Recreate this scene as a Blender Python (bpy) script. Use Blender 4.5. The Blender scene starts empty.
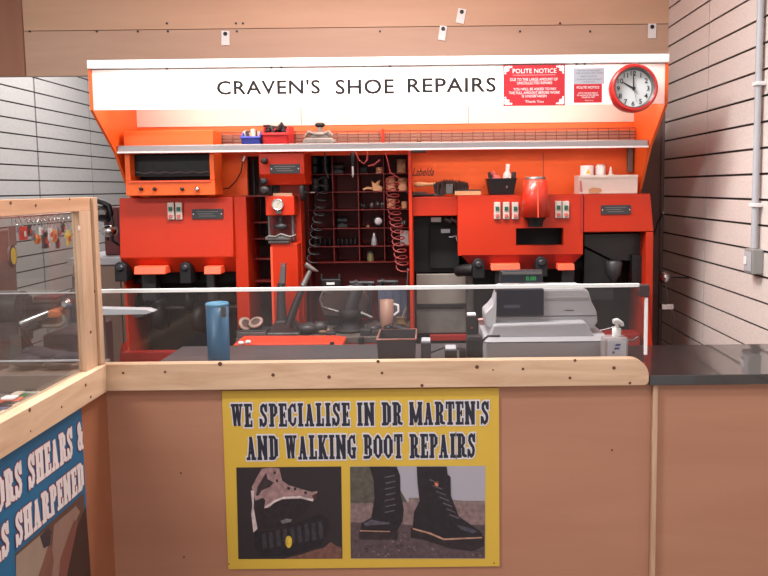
import bpy, bmesh, math, random
from mathutils import Vector, Matrix, Euler
random.seed(7)
PI = math.pi
S = bpy.context.scene
COL = S.collection
# ------------------------------------------------------------------ camera
F = 700.0; PPX = 428.0; PPY = 245.0; TH = math.atan(57.6/700); RO = math.radians(0.65); CZ = 1.6
cam_d = bpy.data.cameras.new('camera'); cam = bpy.data.objects.new('camera', cam_d); COL.objects.link(cam)
cam_d.sensor_width = 36; cam_d.sensor_fit = 'HORIZONTAL'; cam_d.lens = 36*F/768
cam_d.shift_x = -(PPX-384)/768; cam_d.shift_y = -(288-PPY)/768
cam_d.clip_start = 0.02
RM = Matrix.Rotation(PI/2-TH, 3, 'X') @ Matrix.Rotation(-RO, 3, 'Z')
cam.matrix_world = Matrix.Translation((0, 0, CZ)) @ RM.to_4x4()
S.camera = cam
def ray(px, py): return RM @ Vector(((px-PPX)/F, -(py-PPY)/F, -1))
def P(px, py, D):
    r = ray(px, py); t = D/r.y
    return Vector((r.x*t, D, CZ+r.z*t))
def PX(px, py, X):
    r = ray(px, py); t = X/r.x
    return Vector((X, r.y*t, CZ+r.z*t))
def R(x0, y0, x1, y1, D):
    a = P(x0, (y0+y1)/2, D); b = P(x1, (y0+y1)/2, D); c = P((x0+x1)/2, y0, D); d = P((x0+x1)/2, y1, D)
    return a.x, b.x, d.z, c.z
# ------------------------------------------------------------------ materials
def lin(c):
    return tuple(((v/255)/12.92 if v/255 <= .04045 else ((v/255+.055)/1.055)**2.4) for v in c)
MATS = {}
def mat(name, c, rough=.5, metal=0, var=0.0, vs=8, bump=0, bs=40, c2=None, stretch=None, spec=.5, coat=0, emis=None, es=0):
    if name in MATS: return MATS[name]
    m = bpy.data.materials.new(name); m.use_nodes = True; nt = m.node_tree; b = nt.nodes['Principled BSDF']
    col = lin(c); b.inputs['Roughness'].default_value = rough; b.inputs['Metallic'].default_value = metal
    b.inputs['Specular IOR Level'].default_value = spec; b.inputs['Coat Weight'].default_value = coat
    b.inputs['Base Color'].default_value = (*col, 1)
    tc = nt.nodes.new('ShaderNodeTexCoord'); mp = nt.nodes.new('ShaderNodeMapping')
    nt.links.new(tc.outputs['Object'], mp.inputs[0])
    if stretch: mp.inputs['Scale'].default_value = stretch
    if var or c2:
        n = nt.nodes.new('ShaderNodeTexNoise'); n.inputs['Scale'].default_value = vs; n.inputs['Detail'].default_value = 5
        nt.links.new(mp.outputs[0], n.inputs['Vector'])
        r = nt.nodes.new('ShaderNodeValToRGB')
        if c2: e = lin(c2); s = col
        else: s = tuple(v*(1-var) for v in col); e = tuple(min(1, v*(1+var)) for v in col)
        r.color_ramp.elements[0].color = (*s, 1); r.color_ramp.elements[1].color = (*e, 1)
        r.color_ramp.elements[0].position = .32; r.color_ramp.elements[1].position = .68
        nt.links.new(n.outputs['Fac'], r.inputs[0]); nt.links.new(r.outputs[0], b.inputs['Base Color'])
    if bump:
        n2 = nt.nodes.new('ShaderNodeTexNoise'); n2.inputs['Scale'].default_value = bs; n2.inputs['Detail'].default_value = 3
        nt.links.new(mp.outputs[0], n2.inputs['Vector'])
        bp = nt.nodes.new('ShaderNodeBump'); bp.inputs['Strength'].default_value = bump; bp.inputs['Distance'].default_value = .004
        nt.links.new(n2.outputs['Fac'], bp.inputs['Height']); nt.links.new(bp.outputs[0], b.inputs['Normal'])
    if emis: b.inputs['Emission Color'].default_value = (*lin(emis), 1); b.inputs['Emission Strength'].default_value = es
    MATS[name] = m; return m
def wood(name, c1, c2, axis='X', rough=.55, scale=3.0, knots=None):
    if name in MATS: return MATS[name]
    m = bpy.data.materials.new(name); m.use_nodes = True; nt = m.node_tree; b = nt.nodes['Principled BSDF']; L = nt.links
    b.inputs['Roughness'].default_value = rough
    tc = nt.nodes.new('ShaderNodeTexCoord'); mp = nt.nodes.new('ShaderNodeMapping'); L.new(tc.outputs['Object'], mp.inputs[0])
    k = 9.0; sc = {'X': (1, k, k), 'Y': (k, 1, k), 'Z': (k, k, 1)}[axis]
    mp.inputs['Scale'].default_value = sc
    n = nt.nodes.new('ShaderNodeTexNoise'); n.inputs['Scale'].default_value = scale; n.inputs['Detail'].default_value = 7; n.inputs['Roughness'].default_value = .6; n.inputs['Distortion'].default_value = .6
    L.new(mp.outputs[0], n.inputs['Vector'])
    r = nt.nodes.new('ShaderNodeValToRGB'); r.color_ramp.elements[0].color = (*lin(c1), 1); r.color_ramp.elements[1].color = (*lin(c2), 1)
    r.color_ramp.elements[0].position = .3; r.color_ramp.elements[1].position = .7
    L.new(n.outputs['Fac'], r.inputs[0])
    out = r.outputs[0]
    L.new(out, b.inputs['Base Color'])
    bp = nt.nodes.new('ShaderNodeBump'); bp.inputs['Strength'].default_value = .08; bp.inputs['Distance'].default_value = .003
    L.new(n.outputs['Fac'], bp.inputs['Height']); L.new(bp.outputs[0], b.inputs['Normal'])
    MATS[name] = m; return m
def glass_mat(name, tint, refl=.06, milk=.05, milkc=(200, 200, 205)):
    m = bpy.data.materials.new(name); m.use_nodes = True; nt = m.node_tree; nt.nodes.clear(); L = nt.links
    o = nt.nodes.new('ShaderNodeOutputMaterial'); t = nt.nodes.new('ShaderNodeBsdfTransparent'); t.inputs[0].default_value = (*lin(tint), 1)
    g = nt.nodes.new('ShaderNodeBsdfGlossy'); g.inputs['Roughness'].default_value = .02
    d = nt.nodes.new('ShaderNodeBsdfDiffuse'); d.inputs[0].default_value = (*lin(milkc), 1)
    lw = nt.nodes.new('ShaderNodeLayerWeight'); lw.inputs[0].default_value = .5
    pw = nt.nodes.new('ShaderNodeMath'); pw.operation = 'POWER'; pw.inputs[1].default_value = 4; L.new(lw.outputs['Facing'], pw.inputs[0])
    f = nt.nodes.new('ShaderNodeMath'); f.operation = 'MULTIPLY_ADD'; f.inputs[1].default_value = .45; f.inputs[2].default_value = refl*.5; L.new(pw.outputs[0], f.inputs[0])
    m1 = nt.nodes.new('ShaderNodeMixShader'); m1.inputs[0].default_value = milk; L.new(t.outputs[0], m1.inputs[1]); L.new(d.outputs[0], m1.inputs[2])
    m2 = nt.nodes.new('ShaderNodeMixShader'); L.new(f.outputs[0], m2.inputs[0]); L.new(m1.outputs[0], m2.inputs[1]); L.new(g.outputs[0], m2.inputs[2])
    L.new(m2.outputs[0], o.inputs[0]); MATS[name] = m; return m
# ------------------------------------------------------------------ mesh builder
class MB:
    def __init__(s): s.v = []; s.f = []; s.sm = []
    def add(s, vs, fs, smooth=False):
        o = len(s.v); s.v += [tuple(v) for v in vs]; s.f += [tuple(i+o for i in f) for f in fs]; s.sm += [smooth]*len(fs); return s
    def box(s, x0, x1, y0, y1, z0, z1):
        vs = [(x, y, z) for x in (x0, x1) for y in (y0, y1) for z in (z0, z1)]
        return s.add(vs, [(0, 1, 3, 2), (4, 6, 7, 5), (0, 4, 5, 1), (2, 3, 7, 6), (0, 2, 6, 4), (1, 5, 7, 3)])
    def pbox(s, a, b, c, d, D, dep):                         # rectangle seen in the photograph, given real depth
        x0, x1, z0, z1 = R(a, b, c, d, D); return s.box(x0, x1, D, D+dep, z0, z1)
    def prism(s, pts, y0, y1):                               # pts: (x,z)
        n = len(pts); vs = [(x, y0, z) for x, z in pts]+[(x, y1, z) for x, z in pts]
        fs = [tuple(range(n)), tuple(range(2*n-1, n-1, -1))]+[(i, i+n, (i+1) % n+n, (i+1) % n) for i in range(n)]
        return s.add(vs, fs)
    def pprism(s, pts, D, dep):
        q = [P(x, y, D) for x, y in pts]; return s.prism([(p.x, p.z) for p in q], D, D+dep)
    def xprism(s, pts, x0, x1):                              # pts: (y,z)
        n = len(pts); vs = [(x0, y, z) for y, z in pts]+[(x1, y, z) for y, z in pts]
        fs = [tuple(range(n-1, -1, -1)), tuple(range(n, 2*n))]+[(i, (i+1) % n, (i+1) % n+n, i+n) for i in range(n)]
        return s.add(vs, fs)
    def tube(s, pts, r, n=8, cap=True):
        pts = [Vector(p) for p in pts]; m = len(pts); rs = r if isinstance(r, (list, tuple)) else [r]*m
        vs = []; up = Vector((0, 0, 1)); prev = None
        for i, p in enumerate(pts):
            t = (pts[min(i+1, m-1)]-pts[max(i-1, 0)]).normalized()
            if prev is None:
                a = t.cross(up)
                if a.length < .01: a = t.cross(Vector((1, 0, 0)))
            else:
                a = prev-t*prev.dot(t)
                if a.length < 1e-6: a = t.cross(up)
            a.normalize(); prev = a; b = t.cross(a)
            for k in range(n):
                an = 2*PI*k/n; vs.append(p+(a*math.cos(an)+b*math.sin(an))*rs[i])
        fs = []
        for i in range(m-1):
            for k in range(n): fs.append((i*n+k, i*n+(k+1) % n, (i+1)*n+(k+1) % n, (i+1)*n+k))
        s.add(vs, fs, n > 5)
        if cap: s.add([vs[k] for k in range(n)], [tuple(range(n-1, -1, -1))]); s.add([vs[(m-1)*n+k] for k in range(n)], [tuple(range(n))])
        return s
    def lathe(s, prof, c, axis='Z', n=24, M=None, cap=True):
        vs = []; m = len(prof)
        for r, h in prof:
            for k in range(n):
                a = 2*PI*k/n; u, w = max(r, 1e-4)*math.cos(a), max(r, 1e-4)*math.sin(a)
                p = {'Z': Vector((u, w, h)), 'Y': Vector((u, h, w)), 'X': Vector((h, u, w))}[axis]
                if M: p = M @ p
                vs.append(Vector(c)+p)
        fs = [(i*n+k, i*n+(k+1) % n, (i+1)*n+(k+1) % n, (i+1)*n+k) for i in range(m-1) for k in range(n)]
        fs += [tuple(range(n-1, -1, -1)), tuple(range((m-1)*n, m*n))]
        s.add(vs, fs[:-2], True)
        if not cap: return s
        s.add([vs[k] for k in range(n)], [tuple(range(n-1, -1, -1))]); s.add(vs[(m-1)*n:], [tuple(range(n))])
        return s
    def cyl(s, c, r, h, axis='Z', n=24): return s.lathe([(r, 0), (r, h)], c, axis, n)
    def ball(s, c, r, sx=1, sy=1, sz=1, n=12):
        vs = []; fs = []
        for i in range(n+1):
            t = PI*i/n
            for k in range(n*2):
                a = PI*k/n; vs.append((c[0]+r*sx*max(math.sin(t), .001)*math.cos(a), c[1]+r*sy*max(math.sin(t), .001)*math.sin(a), c[2]+r*sz*math.cos(t)))
        w = n*2
        for i in range(n):
            for k in range(w): fs.append((i*w+k, (i+1)*w+k, (i+1)*w+(k+1) % w, i*w+(k+1) % w))
        return s.add(vs, fs, True)
    def xf(s, M, start=0):
        for i in range(start, len(s.v)): s.v[i] = tuple(M @ Vector(s.v[i]))
        return s
THINGS = []
def mesh(name, mb, m, bevel=0, seg=2):
    me = bpy.data.meshes.new(name); me.from_pydata(mb.v, [], mb.f); me.update()
    bm = bmesh.new(); bm.from_mesh(me); bmesh.ops.recalc_face_normals(bm, faces=bm.faces); bm.to_mesh(me); bm.free()
    me.polygons.foreach_set('use_smooth', mb.sm); me.materials.append(m)
    o = bpy.data.objects.new(name, me); COL.objects.link(o)
    if bevel:
        b = o.modifiers.new('bevel', 'BEVEL'); b.width = bevel; b.segments = seg; b.limit_method = 'ANGLE'; b.angle_limit = math.radians(40)
        b.harden_normals = False
    return o
def part(name, mb, m, parent, bevel=0, label=None, kind=None):
    o = mesh(name, mb, m, bevel); o.parent = parent
    if label: o['label'] = label
    if kind: o['kind'] = kind
    return o
def thing(name, label, cat, group=None):
    o = bpy.data.objects.new(name, None); COL.objects.link(o); o.empty_display_size = .05
    o['label'] = label; o['category'] = cat
    if group: o['group'] = group
    THINGS.append(o); return o
def single(name, mb, m, label, cat, group=None, bevel=0, kind=None):
    o = mesh(name, mb, m, bevel); o['label'] = label; o['category'] = cat
    if group: o['group'] = group
    if kind: o['kind'] = kind
    THINGS.append(o); return o
def struct(name, mb, m, label=None, bevel=0):
    o = mesh(name, mb, m, bevel); o['kind'] = 'structure'; o['category'] = name.split('_')[0]
    o['label'] = label or name.replace('_', ' '); return o
def finalize():
    for t in THINGS:
        meshes = [t] if t.type == 'MESH' else []
        st = list(t.children)
        while st:
            c = st.pop(); st += list(c.children)
            if c.type == 'MESH': meshes.append(c)
        allv = [v.co for o in meshes for v in o.data.vertices]
        if not allv: continue
        xs = [v.x for v in allv]; ys = [v.y for v in allv]; zs = [v.z for v in allv]
        b = Vector(((min(xs)+max(xs))/2, (min(ys)+max(ys))/2, min(zs)))
        for o in meshes: o.data.transform(Matrix.Translation(-b))
        t.location = b
def text_mb(body, x0, x1, z0, z1, y, depth=.001, offset=0, shear=0, spacing=1, keep=False):
    """writing in the built-in font, fitted to a rectangle on a wall facing -Y"""
    c = bpy.data.curves.new('t', 'FONT'); c.body = body; c.size = 1; c.offset = offset; c.shear = shear; c.space_character = spacing; c.resolution_u = 3
    o = bpy.data.objects.new('t', c); COL.objects.link(o); bpy.context.view_layer.update()
    me = bpy.data.meshes.new_from_object(o.evaluated_get(bpy.context.evaluated_depsgraph_get()))
    xs = [v.co.x for v in me.vertices]; ys = [v.co.y for v in me.vertices]
    a, b, c0, d = min(xs), max(xs), min(ys), max(ys); sx = (x1-x0)/(b-a); sz = (z1-z0)/(d-c0)
    if keep: sx = min(sx, sz*1.05); xo = (x0+x1)/2-(b-a)*sx/2
    else: xo = x0
    mb = MB(); mb.add([(xo+(v.co.x-a)*sx, y, z0+(v.co.y-c0)*sz) for v in me.vertices], [tuple(p.vertices) for p in me.polygons])
    bpy.data.objects.remove(o); bpy.data.meshes.remove(me); return mb
def merge(*ms):
    r = MB()
    for m in ms: r.add(m.v, m.f)
    return r
# slab lettering for the posters, cell height 1
def strokes(ch):
    T = .18; h = .1; s = []
    def st(x, a=0, b=1): s.append(('b', x-T/2, a, x+T/2, b))
    def sf(x, top, w=.15): s.append(('b', x-w, 1-.1 if top else 0, x+w, 1 if top else .1))
    def bar(x0, x1, y): s.append(('b', x0, y-h/2, x1, y+h/2))
    def pl(pts, w): s.append(('p', pts, w*.88))
    W = .5
    if ch == 'I': st(.15); sf(.16, 1, .14); sf(.16, 0, .14); W = .32
    elif ch == 'E': st(.15); sf(.13, 1, .13); sf(.13, 0, .13); bar(.1, .42, .945); bar(.1, .42, .055); bar(.1, .34, .5); s.append(('b', .36, .72, .43, 1)); s.append(('b', .36, 0, .43, .28)); s.append(('b', .29, .38, .35, .62)); W = .44
    elif ch == 'L': st(.15); sf(.15, 1); sf(.13, 0, .13); bar(.1, .42, .055); s.append(('b', .35, 0, .43, .34)); W = .44
    elif ch == 'T': st(.24); sf(.24, 0); bar(.02, .46, .945); s.append(('b', .01, .7, .08, 1)); s.append(('b', .4, .7, .47, 1)); W = .48
    elif ch == 'H': st(.14); st(.42); [sf(x, t, .13) for x in (.14, .42) for t in (0, 1)]; bar(.1, .45, .5); W = .56
    elif ch == 'N': st(.12); st(.45); pl([(.1, .97), (.47, .03)], .17); sf(.1, 1, .1); sf(.12, 0, .12); sf(.45, 1, .12); W = .58
    elif ch == 'M': st(.12); st(.6); pl([(.12, .95), (.36, .12)], .16); pl([(.6, .95), (.36, .12)], .14); sf(.12, 1, .11); sf(.6, 1, .12); sf(.12, 0, .11); sf(.6, 0, .13); W = .73
    elif ch == 'A': pl([(.12, .04), (.24, .96)], .1); pl([(.24, .96), (.38, .04)], .19); bar(.13, .36, .3); sf(.1, 0, .1); sf(.39, 0, .12); W = .55
    elif ch == 'W': pl([(.11, .96), (.2, .05)], .17); pl([(.2, .05), (.33, .9)], .08); pl([(.33, .96), (.43, .05)], .17); pl([(.43, .05), (.54, .96)], .08); sf(.1, 1, .11); sf(.32, 1, .1); sf(.55, 1, .09); W = .65
    elif ch == 'K': st(.14); sf(.14, 1, .13); sf(.14, 0, .13); pl([(.2, .42), (.42, .96)], .1); pl([(.24, .56), (.42, .04)], .18); sf(.43, 1, .11); sf(.44, 0, .11); W = .55
    elif ch in 'DO':
        if ch == 'D': st(.15); sf(.12, 1, .12); sf(.12, 0, .12); pl([(.1, .94), (.3, .94), (.4, .8), (.4, .2), (.3, .06), (.1, .06)], .12); s.append(('b', .31, .15, .5, .85)); W = .52
        else: pl([(.25, .94), (.14, .84), (.1, .7), (.1, .3), (.14, .16), (.25, .06), (.36, .16), (.4, .3), (.4, .7), (.36, .84), (.25, .94)], .12); s.append(('b', .0, .22, .18, .78)); s.append(('b', .32, .22, .5, .78)); W = .51
    elif ch in 'PRB':
        st(.15); sf(.13, 1, .13); sf(.13, 0, .13); pl([(.1, .94), (.3, .94), (.37, .85), (.37, .6), (.3, .49), (.12, .49)], .12); s.append(('b', .3, .58, .46, .86))
        if ch == 'P': W = .47
        if ch == 'R': pl([(.28, .48), (.36, .38), (.37, .1), (.5, .07)], .13); s.append(('b', .28, .1, .43, .4)); W = .53
        if ch == 'B': pl([(.12, .5), (.32, .48), (.39, .36), (.39, .17), (.3, .06), (.1, .06)], .12); s.append(('b', .31, .14, .48, .4)); W = .5
    elif ch in 'CG':
        pl([(.4, .68), (.36, .86), (.25, .94), (.14, .84), (.1, .7), (.1, .3), (.14, .16), (.25, .06), (.36, .14), (.4, .34)], .12); s.append(('b', 0, .22, .18, .78)); s.append(('b', .36, .66, .43, 1)); W = .46
        if ch == 'G': s.append(('b', .3, .02, .44, .46)); s.append(('b', .24, .38, .49, .48)); W = .5
    elif ch == 'S':
        pl([(.36, .72), (.32, .88), (.22, .94), (.12, .86), (.11, .7), (.18, .58), (.31, .44), (.35, .3), (.31, .14), (.22, .06), (.12, .12), (.08, .28)], .15); s.append(('b', .37, .64, .43, 1)); s.append(('b', 0, 0, .06, .36)); W = .46
    elif ch == '&':
        pl([(.4, .55), (.36, .25), (.25, .07), (.12, .12), (.1, .32), (.2, .5), (.3, .72), (.24, .92), (.13, .86), (.12, .7), (.25, .42), (.42, .06)], .13); W = .47
    elif ch == "'": s.append(('b', .03, .68, .13, 1)); W = .16
    elif ch == ' ': W = .26
    elif ch == 'V': pl([(.11, .96), (.24, .04)], .18); pl([(.24, .04), (.37, .96)], .09); sf(.1, 1, .11); sf(.38, 1, .1); W = .48
    return s, W
def slab(body, fmap, e=0, nrm=(0, -1, 0)):
    """fmap(u,v): u along the line in 0..1, v height 0..1 -> point"""
    tot = sum(strokes(c)[1]+.075 for c in body)-.075; mb = MB(); x = 0
    cnt = [0]; nrm = Vector(nrm)
    def q(pts):
        nonlocal mb
        cnt[0] += 1; mb.add([Vector(fmap(px/tot, pz))+nrm*(.00003*cnt[0]) for px, pz in pts], [tuple(range(len(pts)))])
    out = []
    for c in body:
        if c == ' ': out.append(mb); mb = MB()
        ss, W = strokes(c); cnt[0] = 0
        for s in ss:
            if s[0] == 'b':
                _, a, b, c1, d = s; q([(x+a-e, b-e), (x+c1+e, b-e), (x+c1+e, d+e), (x+a-e, d+e)])
            else:
                pts, w = s[1], s[2]/2+e
                for (a, b), (c1, d) in zip(pts, pts[1:]):
                    L = math.hypot(c1-a, d-b); nx, ny = -(d-b)/L*w, (c1-a)/L*w
                    q([(x+a+nx, b+ny), (x+c1+nx, d+ny), (x+c1-nx, d-ny), (x+a-nx, b-ny)])
                for a, b in (pts if len(pts) > 2 else []):
                    q([(x+a+w*math.cos(k*PI/5), b+w*math.sin(k*PI/5)) for k in range(10)])
        x += W+.075
    return out+[mb]
L_SIGN = 9; L_CAN = 4.2; L_WORLD = .75; EXPO = 0.56
LAMPS = [(-1.9, .5, 60, 1.2, .3), (-.3, 2.3, 50, 1.2, .3), (-2.0, 4.8, 22, .6, 1.2), (.8, -.6, 18, 1.2, .6)]  # third entry, left rear, is added to brighten the left wall
# ------------------------------------------------------------------ palette
ORG = mat('orange_paint', (183, 45, 17), .34, var=.05, vs=3, bump=.02, bs=60, spec=.35)
ORG2 = mat('orange_paint_lit', (224, 92, 26), .5, var=.04, vs=3)  # same orange, yellowed and lightened to carry the canopy tube's light
RED = mat('red_paint', (156, 32, 26), .42, var=.08, vs=4)
DRED = mat('shade_darkened_red', (112, 30, 30), .55, var=.1, vs=5)  # shading under the canopy put into a darker red
BRIGHT = mat('bright_orange_pad', (246, 92, 58), .45)
BLK = mat('black_rubber', (17, 16, 20), .5, var=.15, vs=12)
DBLK = mat('matt_black_steel', (14, 13, 15), .7, var=.15, vs=6)
GRY = mat('dark_grey_steel', (60, 59, 62), .45, .3, var=.12, vs=6)
MGR = mat('grey_metal', (112, 110, 108), .4, .6, var=.12, vs=9)
LGR = mat('light_grey_plastic', (176, 178, 184), .5, var=.03, vs=4)
WHT = mat('white_plastic', (232, 232, 232), .45)
CHR = mat('chrome', (210, 210, 212), .18, 1)
BRA = mat('brushed_aluminium', (160, 157, 158), .35, .8, var=.05, vs=5, stretch=(.3, 8, 8))
CRM = mat('cream_enamel', (204, 190, 177), .5)
PINE_X = wood('pine_x', (190, 152, 122), (222, 190, 160), 'X')
PINE_Y = wood('pine_y', (190, 152, 122), (222, 190, 160), 'Y')
PINE_Z = wood('pine_z_dulled', (176, 138, 110), (208, 174, 146), 'Z')  # pine darkened to stand in for the dulling of the booth glass
KNOT = mat('pine_knot', (96, 58, 38), .6, var=.25, vs=60)
PLY = wood('plywood', (186, 152, 130), (200, 167, 145), 'X', scale=.7)
VEN = wood('beech_veneer', (170, 118, 93), (179, 128, 102), 'X', scale=.8)
VEN2 = wood('beech_veneer_2', (158, 98, 70), (166, 106, 76), 'X', scale=.8)
SLAT = mat('slatwall_board', (216, 205, 199), .6, var=.07, vs=90)
SLATG = mat('slatwall_cool_lit', (176, 174, 174), .6, var=.07, vs=90)  # slatwall greyed so its colour carries the left wall's cool light
GROOVE = mat('slatwall_groove', (44, 34, 32), .8)
WST = mat('worn_steel', (128, 122, 116), .42, .5, var=.2, vs=20)
TAN = mat('tan_leather', (204, 148, 112), .6, var=.15, vs=20)
GLASS = glass_mat('screen_glass', (238, 238, 238), refl=.03, milk=.025, milkc=(196, 180, 176))
GLASS2 = glass_mat('cabinet_glass', (236, 236, 234), milk=.04, milkc=(200, 170, 160))
# ------------------------------------------------------------------ setting
XR = P(663.5, 160, 4.0).x; XL = -2.76
struct('floor', MB().box(XL-.1, XR+.1, -2.5, 6.8, -.1, 0), mat('vinyl_floor', (120, 110, 104), .5, var=.08, vs=3))
struct('ceiling', MB().box(XL-.1, XR+.1, -2.5, 6.8, 3.0, 3.1), mat('ceiling_tile', (214, 212, 208), .8, var=.03, vs=30))
def slatwall(name, X, side, zref, pitch, y0, y1, seams, m, zmax, label):
    boards = MB(); zs = []; z = zref
    while z > .12: z -= pitch
    ys = [y0]+seams+[y1]
    z = max(z, 0.0); z0 = zref-pitch*math.floor((zref-.02)/pitch)
    zz = [0.0]+[z0+pitch*k for k in range(60) if z0+pitch*k < zmax]+[zmax]
    t = .012; sw = .006 if side > 0 else .009
    xa, xb = (X, X+t) if side > 0 else (X-t, X)
    for a, b in zip(zz, zz[1:]):
        for c, d in zip(ys, ys[1:]): boards.box(xa, xb, c+sw, d-sw, a+.005 if a else 0, b-.005)
    xa, xb = (X+.009, X+.1) if side > 0 else (X-.1, X-.009)
    w = struct(name, MB().box(xa, xb, y0, y1, 0, zmax), GROOVE, label)
    part('slat_board', boards, m, w, kind=None)
    return w
pitch = P(667, 178, 4.0).z-P(667, 232.3, 4.0).z; pitch /= 3
slatwall('wall_right', XR, 1, PX(666, 177.8, XR).z, pitch, .3, 4.0, [PX(706, 180, XR).y-2.4, PX(706, 180, XR).y-1.2, PX(706, 180, XR).y], SLAT, 3.0, 'pale slatted shop wall on the right')
slatwall('wall_left', XL, -1, PX(0, 180, XL).z, .1034, .3, 6.6, [PX(36.5, 130, XL).y-3.2, PX(36.5, 130, XL).y-2.4, PX(36.5, 130, XL).y-1.6, PX(36.5, 130, XL).y-.8, PX(36.5, 130, XL).y, PX(88.5, 100, XL).y], SLATG, 3.0, 'grey slatted shop wall on the left')
struct('wall_back', MB().box(-1.5, XR+.1, 4.0, 4.1, 0, 3.0), mat('back_wall_shaded', (122, 92, 86), .8, var=.06, vs=4), 'wall behind the orange machines, coloured brown for its shadow')  # shadow behind the machines put into the brown wall colour
struct('wall_rear', MB().box(XL-.1, -1.5, 6.6, 6.7, 0, 3.0), SLATG, 'grey wall far behind on the left')
struct('trim_1', MB().box(XR-.018, XR, 3.982, 4.0, 0, 2.3), mat('corner_trim', (110, 92, 90), .5), 'corner strip where the right wall meets the back wall')
# plywood bulkhead above the machines
zb = P(40, 76, 3.95).z; zm = P(300, 28, 3.95).z; xs = P(24, 40, 3.95).x
b = struct('trim_2', MB().box(xs+.002, XR, 3.95, 3.99, zb, zm-.002), PLY, 'lower plywood bulkhead board above the sign')
part('screw_head', (lambda m: [m.cyl((P(x, 31, 3.949).x, 3.944, P(x, 31.5, 3.95).z), .006, .006, 'Y', 8) for x in (30, 97, 138, 168, 237, 380, 443, 520, 590)] and m)(MB()), GRY, b)
b = struct('trim_3', MB().box(xs+.002, XR, 3.95, 3.99, zm+.002, 3.0), wood('plywood_upper', (198, 160, 132), (212, 175, 147), 'X', scale=.7), 'upper plywood bulkhead board')
part('screw_head', (lambda m: [m.cyl((P(x, 23, 3.949).x, 3.944, P(x, 23.5, 3.95).z), .006, .006, 'Y', 8) for x in (167, 236, 243, 560)] and m)(MB()), GRY, b)
struct('trim_4', MB().box(XL, xs-.002, 3.94, 3.985, zb, 3.0), wood('plywood_dark', (150, 104, 84), (164, 118, 96), 'Z', scale=.7), 'darker plywood board at the left end of the bulkhead')
for (a, c, w, h, tilt, lb) in [(221.5, 31, 8, 14, 0.03, 'white paper tag hanging alone above the left end of the sign'), (439, 26, 7, 14, .16, 'lower white paper tag of the pair above the word repairs'),
                        (457, 9, 8, 14, .2, 'upper white paper tag of the pair above the word repairs'), (648, 24, 8, 14, 0.0, 'white paper tag near the right slatted wall')]:
    t = thing('paper_tag', lb, 'tag', 'white paper tags on the plywood bulkhead')
    c0 = P(a+w/2, c+h/2, 3.944); M = Matrix.Translation(c0) @ Matrix.Rotation(-tilt, 4, 'Y'); M = M @ Matrix.Rotation(2*tilt, 4, 'Y')
    k = 3.944/F; m = MB().box(-w/2*k, w/2*k, -.002, .002, -h/2*k, h/2*k).xf(M); part('card', m, WHT, t)
    m = MB().cyl((0, -.006, h*.28*k), .011, .004, 'Y', 14).xf(M); part('drawing_pin', m, BLK, t)
# conduit on the right wall
t = thing('wall_socket', 'grey metal switch box at the foot of a conduit on the right slatted wall', 'switch box')
q = PX(759, 261, XR); k = q.y/F
part('box', MB().box(XR-.045, XR, q.y-.04, q.y+.036, q.z-.05, q.z+.05), mat('grey_box', (142, 142, 140), .5), t, .004)
part('face_plate', MB().box(XR-.049, XR-.0455, q.y-.032, q.y+.028, q.z-.04, q.z+.04), LGR, t, .002)
part('rocker_switch', MB().box(XR-.054, XR-.0495, q.y+.0, q.y+.022, q.z-.014, q.z+.018), WHT, t, .002)
t = thing('conduit_pipe', 'pale grey vertical conduit pipe clipped to the right slatted wall', 'pipe')
part('pipe', MB().tube([(XR-.022, q.y, q.z+.052), (XR-.022, q.y, 2.998)], .013, 12), LGR, t)
for yy in (85, 205): z = PX(760, yy, XR).z; part('clip', MB().box(XR-.04, XR, q.y-.024, q.y+.018, z-.008, z+.008), WHT, t, .003)
# cord and bracket in the right corner
t = thing('wall_bracket', 'small chrome knobbed bracket with hanging wires in the right corner', 'bracket')
a = P(665, 277, 3.55); b2 = P(666, 306, 3.55)
part('knob', MB().lathe([(.012, -.03), (.028, -.02), (.034, 0), (.02, .02), (.008, .028)], a, 'X'), CHR, t)
part('arm', MB().tube([a+Vector((.02, 0, 0)), Vector((XR-.001, 3.58, a.z-.01))], .004), GRY, t)
part('wire', MB().tube([a+Vector((-.005, 0, -.02)), a+Vector((.01, 0, -.07)), b2+Vector((.005, 0, .02))], .0025), MGR, t)
part('clamp', MB().box(b2.x-.03, b2.x+.035, 3.53, 3.57, b2.z-.015, b2.z+.012), CHR, t, .004)
part('wire', MB().tube([b2+Vector((.03, 0, 0)), b2+Vector((.04, 0, -.1)), b2+Vector((.03, 0, -.3))], .0025), MGR, t)
t = thing('hanging_cable', 'thin black cable looping from a small nail on the back wall', 'cable')
a = P(663, 213, 3.97)
part('nail', MB().ball(a, .011), CHR, t)
part('cord', MB().tube([a, P(658, 222, 3.97), P(652, 240, 3.97), P(648, 262, 3.97), P(648, 300, 3.97)], .004), BLK, t)

# ------------------------------------------------------------------ sign canopy
HX0 = P(92.5, 90, 3.0).x; HX1 = P(665, 90, 3.0).x
z_top = (P(91, 61, 3.0).z+P(667, 54, 3.0).z)/2; z_rail = z_top-.035; z_sb = (P(93, 110, 3.0).z+P(668, 100, 3.0).z)/2-.008
z_sh = P(380, 150, 3.2).z; BY = 3.45; z_hood = P(400, 197, 3.25).z
can = thing('sign_canopy', 'orange machine canopy with a lit white shop sign board along its front', 'sign')
for xa, xb in ((HX0-.012, HX0), (HX1, HX1+.012)):
    part('side_panel', MB().xprism([(2.995, z_top-.02), (2.995, z_sb), (3.2, z_sh), (3.36, z_hood+.0), (3.6, z_hood), (3.6, z_top-.02)], xa, xb), ORG2, can)
m = MB().box(HX0, HX1, BY, BY+.02, z_sh-.01, P(300, 125, BY).z)
part('back_panel', m, ORG2, can)
part('upper_back_panel', MB().box(HX0, HX1, BY-.006, BY+.014, P(300, 125.5, BY).z, z_top-.02), CRM, can, label='cream upper back panel')
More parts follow.
